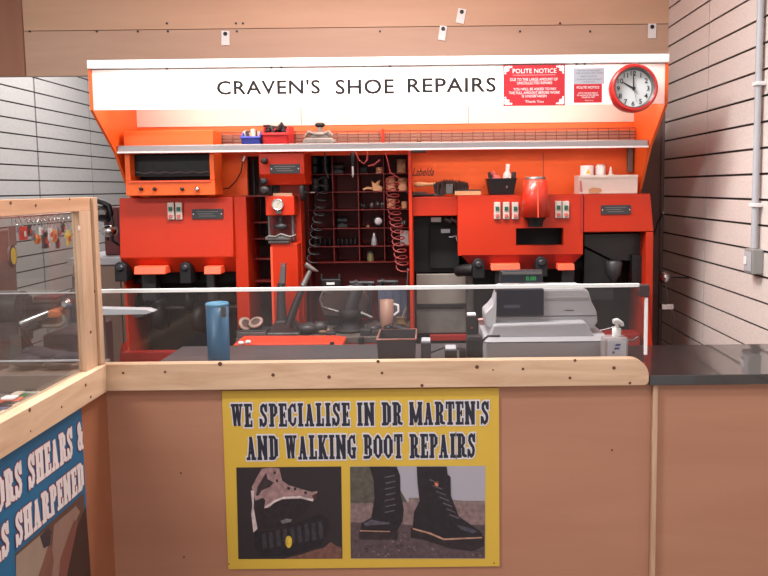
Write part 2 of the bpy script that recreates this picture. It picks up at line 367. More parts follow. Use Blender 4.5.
xc1 = P(247, 170, BY).x; xc2 = P(410, 170, BY).x
part('lower_back_panel', MB().box(HX0, xc1, BY, BY+.02, z_hood-.02, z_sh-.01), ORG2, can)
rp = part('lower_back_panel', MB().box(xc2, HX1, BY, BY+.02, z_hood-.02, z_sh-.01), ORG2, can)
a = P(412, 175, BY); b2 = P(434, 168, BY)
tt = text_mb('Labelda', a.x, b2.x, P(412, 176, BY).z, P(412, 168, BY).z, BY-.001, shear=.5, offset=.004)
part('lettering', tt, BLK, rp, label='small black cursive lettering')
part('seam_strip', MB().box(P(543, 170, BY).x, P(543.6, 170, BY).x, BY-.0015, BY, z_hood, z_sh-.01), DRED, rp)
part('roof', MB().box(HX0, HX1, 3.02, 3.6, z_top-.02, z_top-.008), ORG2, can)
# lit sign box : translucent face with a tube behind it
sm = bpy.data.materials.new('sign_acrylic'); sm.use_nodes = True; nt = sm.node_tree; nt.nodes.clear()
o_ = nt.nodes.new('ShaderNodeOutputMaterial'); d_ = nt.nodes.new('ShaderNodeBsdfDiffuse'); t_ = nt.nodes.new('ShaderNodeBsdfTranslucent'); x_ = nt.nodes.new('ShaderNodeMixShader')
d_.inputs[0].default_value = (*lin((246, 240, 238)), 1); t_.inputs[0].default_value = (*lin((250, 244, 240)), 1); x_.inputs[0].default_value = .45
nt.links.new(d_.outputs[0], x_.inputs[1]); nt.links.new(t_.outputs[0], x_.inputs[2]); nt.links.new(x_.outputs[0], o_.inputs[0])
part('sign_face', MB().box(HX0+.001, HX1-.001, 3.0, 3.005, z_sb, z_rail-.004), sm, can, label='bright white sign face')
part('top_rail', MB().box(HX0-.012, HX1+.012, 2.985, 3.02, z_rail, z_top), WHT, can, .003)
part('rail_gap', MB().box(HX0, HX1, 3.0, 3.01, z_rail-.004, z_rail), MGR, can)
for px in (166, 281, 271, 390, 577, 585): c = P(px, 66, 2.99); part('screw', MB().cyl((c.x, 2.992, z_rail+.0), .006, .008, 'Y', 10), BLK, can)
ta = R(217, 78, 496, 95.5, 2.998)
for w, x0, x1, y0, y1 in (("CRAVEN'S", 217, 320, 79.2, 95), ('SHOE', 335.5, 394, 78.8, 94.5), ('REPAIRS', 407.5, 496, 77.2, 93)):
    a = P(x0, y1, 2.998); b2 = P(x1, y0, 2.998)
    part('lettering', text_mb(w, a.x, b2.x, a.z, b2.z, 2.998, offset=.018, spacing=1.08), mat('charcoal_print', (34, 34, 36), .7, spec=.1), can, label='thin charcoal sign lettering')
# fluorescent fitting inside the canopy
FZ = z_top-.06
tube_m = mat('tube_glow', (255, 250, 244), .4, emis=(255, 250, 244), es=3)
part('fluorescent_tube', MB().tube([(HX0+.08, 3.12, z_top-.05), (HX1-.08, 3.12, z_top-.05)], .013, 10), tube_m, can)
def area(name, loc, sx, sy, power, rot, col=(1, 1, 1)):
    l = bpy.data.lights.new(name, 'AREA'); l.shape = 'RECTANGLE'; l.size = sx; l.size_y = sy; l.energy = power; l.color = col
    o = bpy.data.objects.new(name, l); COL.objects.link(o); o.location = loc; o.rotation_euler = rot; return o
area('sign_tube_light', ((HX0+HX1)/2, 3.14, (z_sb+z_rail)/2), HX1-HX0-.22, .03, L_SIGN, (-PI/2, 0, 0), (1, .96, .93))
area('canopy_tube_light', ((HX0+HX1)/2, 3.13, z_top-.09), HX1-HX0-.25, .04, L_CAN, (math.radians(38), 0, 0), (1, .95, .9))

# notices on the sign
DN = 2.99
def notice(px0, py0, px1, py1, m, nm, lb, lines, tm, corners=False):
    t = thing(nm, lb, 'sign'); x0, x1, z0, z1 = R(px0, py0, px1, py1, DN)
    part('board', MB().box(x0, x1, DN, DN+.008, z0, z1), m, t)
    w = x1-x0; h = z1-z0
    for s, a, b, c, d in lines:
        part('lettering', text_mb(s, x0+w*a, x0+w*b, z1-h*d, z1-h*c, DN-.001, offset=.0), tm, t, label='white lettering' if tm is WHT else 'grey lettering')
    if corners:
        for sx in (0, 1):
            for sz in (0, 1):
                m2 = MB()
                for (u, v, r) in ((.045, .07, .02), (.09, .05, .013), (.035, .14, .013), (.075, .12, .012), (.13, .045, .008), (.03, .2, .008)):
                    cx = x0+w*u if not sx else x1-w*u; cz = z0+h*v if not sz else z1-h*v
                    m2.lathe([(r*.42, 0), (r*.42, -.001)], (cx, DN-.0002, cz), 'Y', 8); m2.tube([(cx+r*.4*math.cos(k), DN-.001, cz+r*.4*math.sin(k)) for k in [i*.8 for i in range(7)]], .0012, 4)
                part('corner_ornament', m2, WHT, t)
                m3 = 0
    return t
NRED = mat('notice_red', (176, 24, 38), .4)
notice(503.5, 65, 565, 105.5, NRED, 'notice_board', 'large red polite notice with white lettering on the sign board', [
    ('POLITE NOTICE', .15, .86, .09, .2), ('_', .16, .84, .245, .25), ('DUE TO THE LARGE AMOUNT OF', .11, .88, .32, .39), ('UNCOLLECTED REPAIRS', .22, .79, .41, .475),
    ('YOU WILL BE ASKED TO PAY', .16, .86, .56, .625), ('THE FULL AMOUNT BEFORE WORK', .09, .92, .65, .715), ('IS UNDERTAKEN', .3, .7, .735, .8), ('Thank You', .35, .65, .87, .93)], WHT, True)
notice(574, 84, 602, 102.5, NRED, 'notice_board', 'small red polite notice under a grey notice beside the clock', [
    ('POLITE NOTICE', .1, .9, .12, .25), ('DUE TO THE LARGE AMOUNT', .15, .85, .45, .53), ('OF UNCOLLECTED REPAIRS', .1, .88, .57, .65), ('PLEASE PAY FIRST', .28, .75, .68, .76), ('Thank You', .38, .68, .86, .92)], WHT)
notice(573.5, 68, 604.5, 84, mat('notice_grey', (160, 162, 172), .4), 'notice_board', 'small pale grey notice above the small red one', [
    ('WE ACCEPT NO RESPONSIBILITY', .12, .9, .12, .2), ('FOR GOODS LEFT OVER', .08, .95, .28, .36), ('THREE MONTHS', .2, .75, .48, .56), ('ALL REPAIRS PAID IN ADVANCE', .1, .92, .66, .74), ('THANK YOU', .3, .7, .83, .9)], mat('print_grey', (96, 98, 108), .6))
# clock
ck = thing('wall_clock', 'round red rimmed wall clock hanging on the right end of the sign', 'clock')
c = P(632, 89, 2.97); r = 23.5/F*2.97
part('rim', MB().lathe([(r*.8, -.03), (r*.84, -.045), (r*.93, -.045), (r, -.03), (r*1.0, .0), (r*.97, .022), (r*.8, .024), (r*.8, -.03)], c, 'Y', 48, cap=False), mat('clock_red', (190, 36, 34), .25, coat=.5), ck)
part('rim_lining', MB().lathe([(r*.80, -.028), (r*.83, -.043), (r*.805, -.045), (r*.77, -.028), (r*.76, -.015)], c, 'Y', 48, cap=False), MGR, ck)
part('dial', MB().cyl((c.x, c.y-.016, c.z), r*.8, .008, 'Y', 48), mat('dial_white', (206, 210, 212), .4), ck)
for i in range(12):
    a = PI/2-(i+1)*PI/6; q = Vector((c.x+r*.62*math.cos(a), 0, c.z+r*.62*math.sin(a)))
    w = r*.075*(1.7 if i > 8 else 1); part('numeral', text_mb(str(i+1), q.x-w, q.x+w, q.z-r*.1, q.z+r*.1, c.y-.0175, offset=.01, keep=True), BLK, ck)
def hand(nm, ang, L, w, back=.15, m=BLK, dy=0):
    a = PI/2-math.radians(ang); d = Vector((math.cos(a), 0, math.sin(a))); n = Vector((-d.z, 0, d.x)); c1 = Vector((c.x, c.y-.021-dy, c.z))
    q = [c1-d*L*back-n*w, c1+d*L-n*w*.4, c1+d*L+n*w*.4, c1-d*L*back+n*w]
    part(nm, MB().prism([(v.x, v.z) for v in q], c1.y, c1.y+.002), m, ck)
hand('hour_hand', -60, r*.5, .004); hand('minute_hand', -1, r*.68, .003, dy=.003); hand('second_hand', 168, r*.6, .001, dy=.006, m=GRY)
part('centre_cap', MB().cyl((c.x, c.y-.03, c.z), .006, .012, 'Y', 12), BLK, ck)

# ------------------------------------------------------------------ chrome edged wire shelf
for px in (301, 468): part('panel_seam', MB().box(P(px, 117, BY).x, P(px+.7, 117, BY).x, BY-.0075, BY-.006, P(300, 125, BY).z, z_top-.03), MGR, can)
ws = thing('wire_shelf', 'long wire shelf with a brushed metal front rail under the sign', 'shelf')
zr0 = z_sh-.002; zr1 = (P(380, 142.6, 3.2).z)
part('front_rail', MB().box(HX0+.004, HX1-.004, 3.2, 3.214, zr0, zr1), BRA, ws, .003)
part('rail_lip', MB().box(HX0+.004, HX1-.004, 3.196, 3.2, zr0, zr0+.008), WHT, ws)
wm = MB()
zw0 = zr0+.012
for i in range(9): wm.tube([(HX0+.01, 3.22+i*.018, zw0+i*.002), (HX1-.01, 3.22+i*.018, zw0+i*.002)], .0025, 6)
zwt = P(400, 133, 3.38).z
for i in range(6): z = zw0+(zwt-zw0)*i/5; wm.tube([(HX0+.01, 3.385, z+.012), (HX1-.01, 3.385, z+.012)], .003, 6)
x = HX0+.03
while x < HX1-.02:
    wm.tube([(x, 3.22, zw0+.003), (x, 3.38, zw0+.02), (x, 3.39, zwt+.014)], .0022, 6); x += .05
part('pale_backing_strip', MB().box(HX0+.01, HX1-.01, 3.397, 3.402, zw0, zwt+.004), mat('pale_strip', (196, 150, 130), .4, .3), ws)
part('wire_grid', wm, mat('copper_brown_wire', (128, 74, 60), .4, .4), ws)
for px in (383, 640): c = P(px, 137, 3.37); part('bracket', MB().box(c.x-.007, c.x+.007, 3.36, 3.38, zw0, zwt+.02), ORG, ws, .002)
part('bracket', MB().box(P(632, 150, 3.4).x-.012, P(632, 150, 3.4).x+.012, 3.42, 3.448, P(632, 172, 3.43).z, zw0), MGR, ws, .002)

def bin_(nm, px0, px1, pyt, pyb, D, dep, m, lb, flare=.012):
    x0, x1, z0, z1 = R(px0, pyt, px1, pyb, D); t = .004; mb = MB(); h = z1-z0
    fz = z0+h*.55
    mb.box(x0+flare, x1-flare, D+.01, D+dep, z0, z0+t)
    mb.xprism([(D+.012, z0), (D, fz), (D+dep*.3, z1), (D+dep, z1), (D+dep, z0)], x0, x0+t*1.5)
    mb.xprism([(D+.012, z0), (D, fz), (D+dep*.3, z1), (D+dep, z1), (D+dep, z0)], x1-t*1.5, x1)
    mb.box(x0, x1, D+dep-t, D+dep, z0, z1)
    mb.xprism([(D+.012, z0), (D, fz), (D+t, fz), (D+.016, z0)], x0, x1)
    t_ = thing(nm, lb, 'bin'); part('tray', mb, m, t_); part('front_lip', MB().box(x0-.002, x1+.002, D-.008, D+.006, fz-.006, fz+.004), m, t_, .002)
    return x0, x1, z0, z1, fz
bx = bin_('storage_bin', 241, 260, 131, 144.5, 3.225, .11, mat('blue_plastic', (62, 76, 176), .4), 'small blue plastic storage bin on the wire shelf')
for k in range(7):
    xx = bx[0]+.012+k*(bx[1]-bx[0]-.02)/7
    m = MB(); a = random.uniform(-.4, .4); m.box(-.008, .008, -.02, .02, 0, .02+random.random()*.022).xf(Matrix.Translation((xx, 3.26+random.random()*.03, bx[2]+.034)) @ Matrix.Rotation(a, 4, 'Y'))
    single('leather_offcut', m, [TAN, CRM, GRY][k % 3], 'small offcut of leather or rubber heaped in the blue bin', 'offcut', 'offcuts in the blue bin', .002)
bx = bin_('storage_bin', 262, 288, 125, 144.5, 3.225, .15, mat('red_plastic', (196, 40, 42), .4), 'larger red plastic storage bin beside the small blue bin')
m = MB()
for k in range(16):
    p0 = Vector((random.uniform(bx[0]+.015, bx[1]-.015), random.uniform(3.25, 3.34), bx[2]+.055+random.random()*.035))
    d = Vector((random.uniform(-.03, .03), random.uniform(-.02, .02), random.uniform(-.005, .018)))
    m.tube([p0-d, p0+Vector((0, 0, .006)), p0+d], .006, 6)
single('rubber_strips', m, BLK, 'tangled black rubber strips heaped in the red bin', 'rubber strips', kind='stuff')
t = thing('eyelet_press', 'squat polished metal press standing on the wire shelf', 'press'); DM = 3.23
x0, x1, z0, z1 = R(302, 138, 335, 144.5, DM); cx = (x0+x1)/2
part('base', MB().prism([(x0, z0+.012), (x0+.012, z1), (x1-.012, z1), (x1, z0+.012), (x1-.004, z0+.004), (x0+.004, z0+.004)], DM, DM+.11), WST, t, .004)
part('shoulder', MB().prism([(cx-.055, z1), (cx-.035, z1+.028), (cx+.035, z1+.028), (cx+.055, z1)], DM+.02, DM+.09), WST, t, .004)
part('turntable', MB().lathe([(.028, 0), (.042, .008), (.042, .02), (.026, .03)], (cx, DM+.055, z1+.004)), WST, t)
part('spindle', MB().cyl((cx, DM+.055, z1+.03), .012, .03), WST, t)
part('hand_knob', MB().lathe([(.008, 0), (.022, .008), (.024, .018), (.014, .024)], (cx, DM+.055, z1+.05)), BLK, t)
part('claw', MB().tube([(cx-.06, DM+.02, z1+.012), (cx-.045, DM+.01, z1+.03), (cx-.03, DM+.02, z1+.022)], .008), WST, t)
part('claw', MB().tube([(cx+.06, DM+.02, z1+.012), (cx+.045, DM+.01, z1+.03), (cx+.03, DM+.02, z1+.022)], .008), WST, t)
c = P(419, 134.5, 3.36)
single('brass_fitting', MB().lathe([(.012, -.02), (.008, -.01), (.012, 0), (.006, .012)], (c.x, 3.3, zw0+.035)), mat('dark_brass', (110, 74, 50), .4, .6), 'tiny dark brass fitting standing alone on the wire shelf', 'fitting')
x0, x1, z0, z1 = R(410.5, 152.5, 426, 155, 3.2)
single('black_clip', MB().box(x0, x1, 3.195, 3.235, zr0-.012, zr0-.001), BLK, 'small black clip under the shelf rail above the cursive lettering', 'clip', bevel=.002)

# ------------------------------------------------------------------ helpers for machine fittings
def nameplate(parent, a, b, c, d, D):
    p = part('nameplate', MB().pbox(a, b, c, d, D, .004), GRY, parent, .001, label='small dark grey nameplate'); x0, x1, z0, z1 = R(a, b, c, d, D)
    for sx in (x0+.007, x1-.007): part('rivet', MB().cyl((sx, D-.002, (z0+z1)/2), .0035, .003, 'Y', 10), CHR, p)
    m = MB(); w = x1-x0; h = z1-z0
    for k in range(3): m.box(x0+w*(.14+.04*k), x1-w*(.16+.08*((k*2) % 3)), D-.0008, D, z1-h*(.3+.22*k), z1-h*(.22+.22*k))
    part('engraved_lines', m, MGR, p)
def switch(parent, px, py, D):
    x0, x1, z0, z1 = R(px-3.2, py-8.5, px+3.2, py+8.5, D); h = z1-z0; cx = (x0+x1)/2
    s = part('switch', MB().box(x0, x1, D-.012, D, z0, z1), mat('switch_grey', (188, 180, 172), .4), parent, .002, label='pale grey push button switch')
    part('green_button', MB().box(cx-.008, cx+.008, D-.018, D-.012, z0+h*.5, z0+h*.74), mat('switch_green', (28, 82, 62), .4), s, .001)
    part('red_button', MB().box(cx-.008, cx+.008, D-.018, D-.012, z0+h*.1, z0+h*.3), mat('switch_red', (190, 92, 84), .4), s, .001)
def shaft(parent, px, py, D, r_px=6.5, drop=10):
    c = P(px, py, D); r = r_px/F*D; h = drop/F*D
    q = [(c.x-r, c.z-h)]+[(c.x+r*math.cos(PI-k*PI/10), c.z+r*math.sin(PI-k*PI/10)) for k in range(11)]+[(c.x+r, c.z-h)]
    s = part('shaft_housing', MB().prism(q, D-.03, D+.12), BLK, parent, .004)
    part('shaft_cap', MB().lathe([(r*.35, -.012), (r*.62, -.006), (r*.66, 0)], (c.x, D-.03, c.z), 'Y', 20), mat('cap_grey', (44, 46, 52), .35), s)

# ------------------------------------------------------------------ brush cabinet, top left
t = thing('brush_cabinet', 'orange steel cabinet with a dark brush roller slot, under the left end of the shelf', 'cabinet'); D = 3.225; DB = .13
x0, x1, z0, z1 = R(124.5, 130.5, 214, 195.5, D); ox0, ox1, oz0, oz1 = R(130, 153, 209.5, 180.5, D)
zc = P(170, 141.5, 3.2).z+.002
m = MB().box(x0, x1, D, D+DB, oz1, z1); m.box(x0, ox0, D, D+DB, oz0, oz1); m.box(ox1, x1, D, D+DB, oz0, oz1)
m.box(x0, x1, D, D+DB, z0, oz0)
part('body', m, ORG2, t, .003)
part('back_plate', MB().box(ox0, ox1, D+DB-.02, D+DB-.012, oz0, oz1), DBLK, t)
m = MB()
for k in range(70): xx = ox0+(ox1-ox0)*(k+.5)/70; m.box(xx-.0016, xx+.0016, D+.05, D+.1, oz0+.02, oz1-.006)
part('brush_bristles', m, BLK, t)
m = MB()
for k in range(40):
    xx = ox0+(ox1-ox0)*(k+.5)/40; m.ball((xx, D+.035, oz0+.037+.003*math.sin(k*.9)), .0035, n=4)
part('bead_chain', m, MGR, t)
part('slot_lip', MB().box(ox0-.004, ox1+.004, D-.008, D, oz0-.007, oz0), BRIGHT, t)
for px, mm, rr in ((142, BLK, .008), (155.5, BLK, .008), (183, BLK, .008), (198, CHR, .011)):
    c = P(px, 189, D); part('knob', MB().lathe([(rr*.5, -.022), (rr, -.018), (rr, -.006), (rr*.6, 0)], (c.x, D, c.z), 'Y', 14), mm, t)
t = thing('power_cable', 'thin black cable running down the orange panel beside the brush cabinet', 'cable'); D = 3.43
part('cord', MB().tube([P(243, 160, D), P(241, 172, D), P(236, 181, D), P(229, 188, D), P(220, 189, D)], .003), BLK, t)
part('plug', MB().tube([P(245, 156, D), P(243, 161, D)], .006), WHT, t)

# ------------------------------------------------------------------ left extraction hood cabinet
t = thing('extraction_hood', 'orange left hand finishing machine with sloping hood and two bright pads', 'machine'); D = 3.28
x0 = P(118.5, 230, D).x; x1 = P(232.5, 230, D).x; zt = P(175, 197.5, D).z; zk = P(175, 257.5, D).z; zl = P(175, 273, D+.03).z
part('hood_front', MB().xprism([(D+.022, zt), (D, zk), (D+.06, zl), (D+.2, zl), (D+.2, zt)], x0, x1), ORG, t, .004)
x2 = P(247, 230, D+.03).x
part('side_column', MB().xprism([(D+.03, zt), (D+.03, .0), (D+.3, .0), (D+.3, zt)], x1, x2), ORG, t, .004)
part('side_column', MB().box(x0, x0+.012, D+.03, D+.3, 0, zl), ORG, t, .002)
part('inner_back', MB().box(x0+.012, x1, D+.26, D+.3, .0, zl), DBLK, t)
part('fascia_under_hood', MB().box(x0+.012, x1, D+.12, D+.14, P(175, 283, D+.12).z, zl+.01), DBLK, t)
zb0 = P(180, 352, D).z
part('base_tray', MB().prism([(x0-.015, zb0+.0), (x0+.0, zb0+.05), (x0+.006, zb0+.005), (x1+.02, zb0+.005), (x1+.02, zb0-.06), (x0-.015, zb0-.06)], D-.02, D+.029), RED, t, .002)
part('lower_door', MB().box(x0+.012, x1, D+.03, D+.05, 0.02, zb0-.06), ORG, t, .003)
nameplate(t, 192, 209, 223, 219, D+.008)
switch(t, 171.5, 211, D+.012); switch(t, 179.5, 211, D+.012)
for a, b_ in ((136, 167.5), (205.5, 222.5)):
    p0 = P(a, 266, D+.0); p1 = P(b_, 273.5, D); part('pad', MB().xprism([(D-.03, p1.z), (D-.02, p0.z), (D+.05, p0.z), (D+.05, p1.z)], p0.x, p1.x), BRIGHT, t, .003, label='bright orange pad')
shaft(t, 123, 267, D+.02, 6, 14); shaft(t, 187, 267, D+.02, 5.5, 16)
for px in (152, 213): c = P(px, 283, D+.1); part('dust_duct', MB().box(c.x-.035 if px < 200 else c.x-.02, c.x+.035 if px < 200 else c.x+.02, D+.06, D+.118, P(px, 300, D+.1).z, zl+.01), GRY, t, .006)
for px, pz, rr, w in ((137, 305, .075, .04), (160, 315, .08, .05), (190, 300, .06, .03), (200, 318, .075, .05)):
    c = P(px, pz, D+.18); part('grinding_wheel', MB().lathe([(rr*.2, -w*.7), (rr*.25, -w/2), (rr, -w/2), (rr, w/2), (rr*.3, w/2)], (c.x, D+.19, c.z), 'X', 28), BLK, t)
c = P(130, 305, D+.19); part('spindle', MB().tube([(x0+.012, D+.19, P(160, 308, D+.19).z), (x1, D+.19, P(160, 308, D+.19).z)], .012), GRY, t)
# pointed metal shelf at the left
t = thing('pointed_shelf', 'pale metal shelf blade jutting out in front of the left machine', 'shelf')
D2 = 2.7; pts = [P(97, 308.5, D2), P(146, 309.5, D2), P(153, 312, D2), P(146, 314.5, D2), P(97, 315.5, D2)]
part('blade', MB().prism([(p.x, p.z) for p in pts], D2, D2+.05), LGR, t, .002)
part('bracket', MB().box(P(132, 315, D2).x, P(141, 315, D2).x, D2+.01, D2+.04, P(135, 318, D2).z, P(135, 315, D2).z), MGR, t, .002)
part('support_arm', MB().tube([P(96, 314, D2)+Vector((.01, .025, 0)), Vector((P(96, 314, D2).x+.01, D2+.025, 0.0))], .014), MGR, t)

# ------------------------------------------------------------------ red sole press column
t = thing('sole_press', 'tall red press column with a pressure gauge and chrome foot', 'press'); D = 3.22
zhb = P(280, 185, D).z
xh0, xh1, _, zh1 = R(258.5, 151, 304, 160, D)
part('head', MB().xprism([(D, zr0-.004), (D-.0, P(280, 174, D).z), (D+.03, zhb), (D+.2, zhb), (D+.2, zr0-.004)], xh0, xh1), ORG, t, .004)
nameplate(t, 270, 164, 300, 173.5, D-.004)
for px, py, rr, mm in ((265.5, 161, .014, BLK), (265, 181.5, .016, BLK), (265.5, 190.5, .022, BLK)):
    c = P(px, py, D+(.0 if py < 180 else .01)); part('knob', MB().lathe([(rr*.5, -.04), (rr, -.034), (rr, -.01), (rr*.5, .01)], (c.x, c.y, c.z), 'Y', 20), mm, t)
part('label_strip', MB().pbox(273, 193, 292, 196, D+.045, .01), mat('paper_strip', (198, 160, 130), .6), t)
gb = part('gauge_box', MB().pbox(265.5, 196, 294, 215.5, D+.02, .1), ORG, t, .004)
c = P(278.5, 204.5, D+.02)
part('gauge_rim', MB().lathe([(.021, -.02), (.025, -.026), (.028, -.02), (.028, .002)], c, 'Y', 28, cap=False), CHR, gb)
part('gauge_dial', MB().cyl((c.x, c.y-.022, c.z), .022, .004, 'Y', 24), mat('dial_cream', (176, 170, 158), .5), gb)
part('gauge_needle', MB().prism([(c.x-.002, c.z-.006), (c.x+.012, c.z+.013), (c.x+.002, c.z+.002)], c.y-.0235, c.y-.0225), BLK, gb)
part('gauge_stem', MB().pbox(276, 210, 281, 214, D+.005, .015), MGR, gb, .002)
part('rear_column', MB().box(P(285, 250, 3.42).x, P(305, 250, 3.42).x, 3.34, 3.44, .0, P(300, 184, 3.42).z), ORG, t, .004)
xc = P(280.5, 240, D+.05).x
for s in (-1, 1): part('guide_rod', MB().tube([(xc+s*.055, D+.07, P(280, 215, D+.07).z), (xc+s*.055, D+.07, P(280, 240, D+.07).z)], .006), MGR, t)
part('ram', MB().lathe([(.02, 0), (.032, .006), (.034, .02), (.012, .03), (.012, .06)], (xc, D+.07, P(280, 229, D+.07).z)), GRY, t)
part('back_plate', MB().pbox(268, 215, 296, 243, D+.11, .03), DRED, t)
part('foot_plate', MB().box(xc-.06, xc+.06, D+.0, D+.1, P(280, 240, D).z, P(280, 236.5, D).z), MGR, t, .003)
part('foot_arm', MB().tube([P(268, 236, D), P(275, 237, D), P(281, 234, D), P(290, 237, D), P(296, 235, D)], .005), MGR, t)
part('foot_block', MB().box(xc-.05, xc+.05, D+.01, D+.09, P(280, 244, D).z, P(280, 240, D).z), MGR, t, .005)
part('lower_column', MB().box(P(273.5, 300, D+.05).x, P(300, 300, D+.05).x, D+.02, D+.12, .0, P(280, 244, D).z), ORG, t, .004)
part('edge_strip', MB().pbox(271.5, 247, 273.5, 330, D+.014, .006), BRIGHT, t)
m = MB(); cw = P(303, 190, 3.3)
m.lathe([(.008, -.012), (.05, -.008), (.05, .008), (.008, .012)], cw, 'X', 28)
part('hand_wheel', m, GRY, t); part('crank', MB().tube([cw+Vector((.0, 0, -.01)), cw+Vector((.06, -.02, -.012))], .004), CHR, t)

# dark hose rack between hood and press
t = thing('hose_rack', 'dark steel rack standing in shadow between the left machine and the press', 'rack'); D = 3.5
xa = P(245, 200, D).x; xb = P(272, 200, D).x
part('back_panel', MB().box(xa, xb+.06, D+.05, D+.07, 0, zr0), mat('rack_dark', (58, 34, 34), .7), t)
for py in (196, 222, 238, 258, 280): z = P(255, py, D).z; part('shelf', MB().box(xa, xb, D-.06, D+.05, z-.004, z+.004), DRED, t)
m = MB()
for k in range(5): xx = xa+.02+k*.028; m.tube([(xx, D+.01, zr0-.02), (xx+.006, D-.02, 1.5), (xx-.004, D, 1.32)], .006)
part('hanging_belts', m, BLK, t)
# ------------------------------------------------------------------ pigeonhole rack
t = thing('pigeonhole_rack', 'shade-darkened red steel pigeonhole rack of four columns in the middle of the machines', 'rack'); D = 3.5
CX = [308, 333, 358.5, 384, 409.5]; RY = [152, 174, 192, 210, 228.5, 246.5, 262.5]
cxs = [P(x, 205, D).x for x in CX]; rzs = [P(350, y, D).z for y in RY]; dep = .17
part('back_panel', MB().box(cxs[0], cxs[-1], D+dep, D+dep+.01, 0, rzs[0]+.03), DRED, t)
for k, z in enumerate(rzs):
    part('shelf', MB().box(cxs[0], cxs[-1], D, D+dep, z-.002, z+.002), DRED, t)
for k, x in enumerate(cxs): part('divider', MB().box(x-.002, x+.002, D+.0005, D+dep, rzs[-1] if 0 < k < 4 else 0.0, rzs[0]), DRED, t)
part('side_post', MB().box(cxs[-1]+.003, cxs[-1]+.018, D-.25, D+.02, 0, rzs[0]), ORG, t, .002)
part('top_strip', MB().box(cxs[0], cxs[-1], D-.01, D-.002, rzs[0]-.012, rzs[0]+.02), ORG, t)
def on(px, row, dd=.06):            # a spot on a shelf: x at pixel column, z just on the shelf
    return P(px, 200, D+dd).x, D+dd, rzs[row]+.0025
def roll(px, row, r, h, m, label, group, nm='leather_roll', cat='roll', rings=5, dd=.06):
    x, y, z = on(px, row, dd); pr = []
    for k in range(rings): pr += [(r*.96, h*k/rings), (r, h*(k+.2)/rings), (r, h*(k+.8)/rings), (r*.96, h*(k+1)/rings)]
    single(nm, MB().lathe([(r*.3, 0)]+pr+[(r*.5, h), (r*.3, h-.006)], (x, y, z)), m, label, cat, group)
roll(402, 1, .024, .07, TAN, 'tan leather roll in the top right pigeonhole', None)
roll(391, 2, .027, .068, TAN, 'tan leather roll on the left in the second pigeonhole down at the right', None)
roll(403, 2, .025, .066, TAN, 'tan leather roll on the right in the second pigeonhole down at the right', None)
roll(391, 3, .024, .05, TAN, 'wide tan leather roll in the third pigeonhole down at the right', None, dd=.05)
roll(404.5, 3, .016, .036, TAN, 'short narrow tan roll in the third pigeonhole down at the right', None, rings=3, dd=.05)
roll(380, 1, .019, .03, TAN, 'low tan leather disc stack in the top row, third pigeonhole', None, rings=3, dd=.04)
for px, row, h, nm in ((315, 1, .09, 'left'), (326, 1, .085, 'right')):
    roll(px, row, .026, h, BLK, f'black rubber roll standing {nm} in the top left pigeonhole', None, 'rubber_roll', 'roll', 2)
for px, row, h, nm in ((315, 2, .07, 'left'), (326, 2, .072, 'right')):
    roll(px, row, .026, h, BLK, f'black rubber roll standing {nm} in the second row, left pigeonhole', None, 'rubber_roll', 'roll', 2)
def lump(px, row, w, h, m, nm, lb, cat, group=None, n=3, dd=.06, seed=1):
    random.seed(seed); x, y, z = on(px, row, dd); k = MB()
    for i in range(n): k.ball((x+random.uniform(-w/3, w/3), y+random.uniform(-.01, .02), z+h*.3+random.random()*h*.3), h*.3, sx=w/h*.7, sy=.8, n=6)
    mz = min(v[2] for v in k.v); k.xf(Matrix.Translation((0, 0, z-mz)))
    single(nm, k, m, lb, cat, group)
# black shoe polishing pad
def brush(px, row, w, h, lb, m=BLK, dd=.05):
    x, y, z = on(px, row, dd); t_ = thing('shoe_brush', lb, 'brush')
    part('handle', MB().lathe([(.3*h, -w/2), (.45*h, -w/3), (.35*h, 0), (.45*h, w/3), (.3*h, w/2)], (x, y, z+h*.7), 'X', 12), m, t_)
    part('bristles', MB().box(x-w*.42, x+w*.42, y-.012, y+.012, z, z+h*.5), GRY, t_, .002)
brush(338, 1, .07, .05, 'dark brush lying in the top row, second pigeonhole')
brush(342, 4, .06, .05, 'dark brush lying in the fourth row, second pigeonhole')
x, y, z = on(364, 1, .05); single('small_box', MB().box(x-.02, x+.02, y, y+.05, z, z+.034), BLK, 'small black box in the top row, third pigeonhole', 'box', bevel=.003)
# wooden last and offcuts
t_ = thing('wooden_stretcher', 'pale wooden shoe stretcher with splayed arms in the second row, third pigeonhole', 'shoe stretcher')
x, y, z = on(377, 2, .04)
WD = wood('pale_wood', (206, 150, 104), (230, 182, 136), 'X')
part('body', MB().prism([(x-.02, z), (x-.028, z+.055), (x-.008, z+.04), (x+.012, z+.058), (x+.02, z+.052), (x+.01, z+.032), (x+.03, z+.018), (x+.026, z)], y, y+.03), WD, t_, .004)
part('arm', MB().tube([(x-.02, y+.015, z+.012), (x-.05, y+.01, z+.016), (x-.07, y+.01, z+.008)], [.007, .006, .007]), WD, t_)
for k, (px, h) in enumerate(((363, .05), (374, .052), (381, .045))):
    lump(px, 3, .05, h, MGR if k else GRY, 'metal_fitting', ('dark metal fitting on the left in the third row, third pigeonhole', 'grey metal fitting in the middle of the third row, third pigeonhole', 'grey metal fitting on the right in the third row, third pigeonhole')[k], 'fitting', None, 4, .05, k+3)
t_ = thing('polish_tin', 'round black tin with a white lid standing on edge in the fourth row', 'tin'); x, y, z = on(378, 4, .03)
part('tin', MB().lathe([(.022, 0), (.03, .003), (.03, .02), (.02, .022)], (x, y, z+.031), 'Y', 24), BLK, t_); part('lid', MB().lathe([(.002, -.004), (.018, -.003), (.018, .001)], (x, y-.001, z+.031), 'Y', 24), WHT, t_)
lump(367, 4, .025, .018, TAN, 'leather_scrap', 'tiny brown scrap beside the white lidded tin', 'scrap', None, 2, .03, 9)
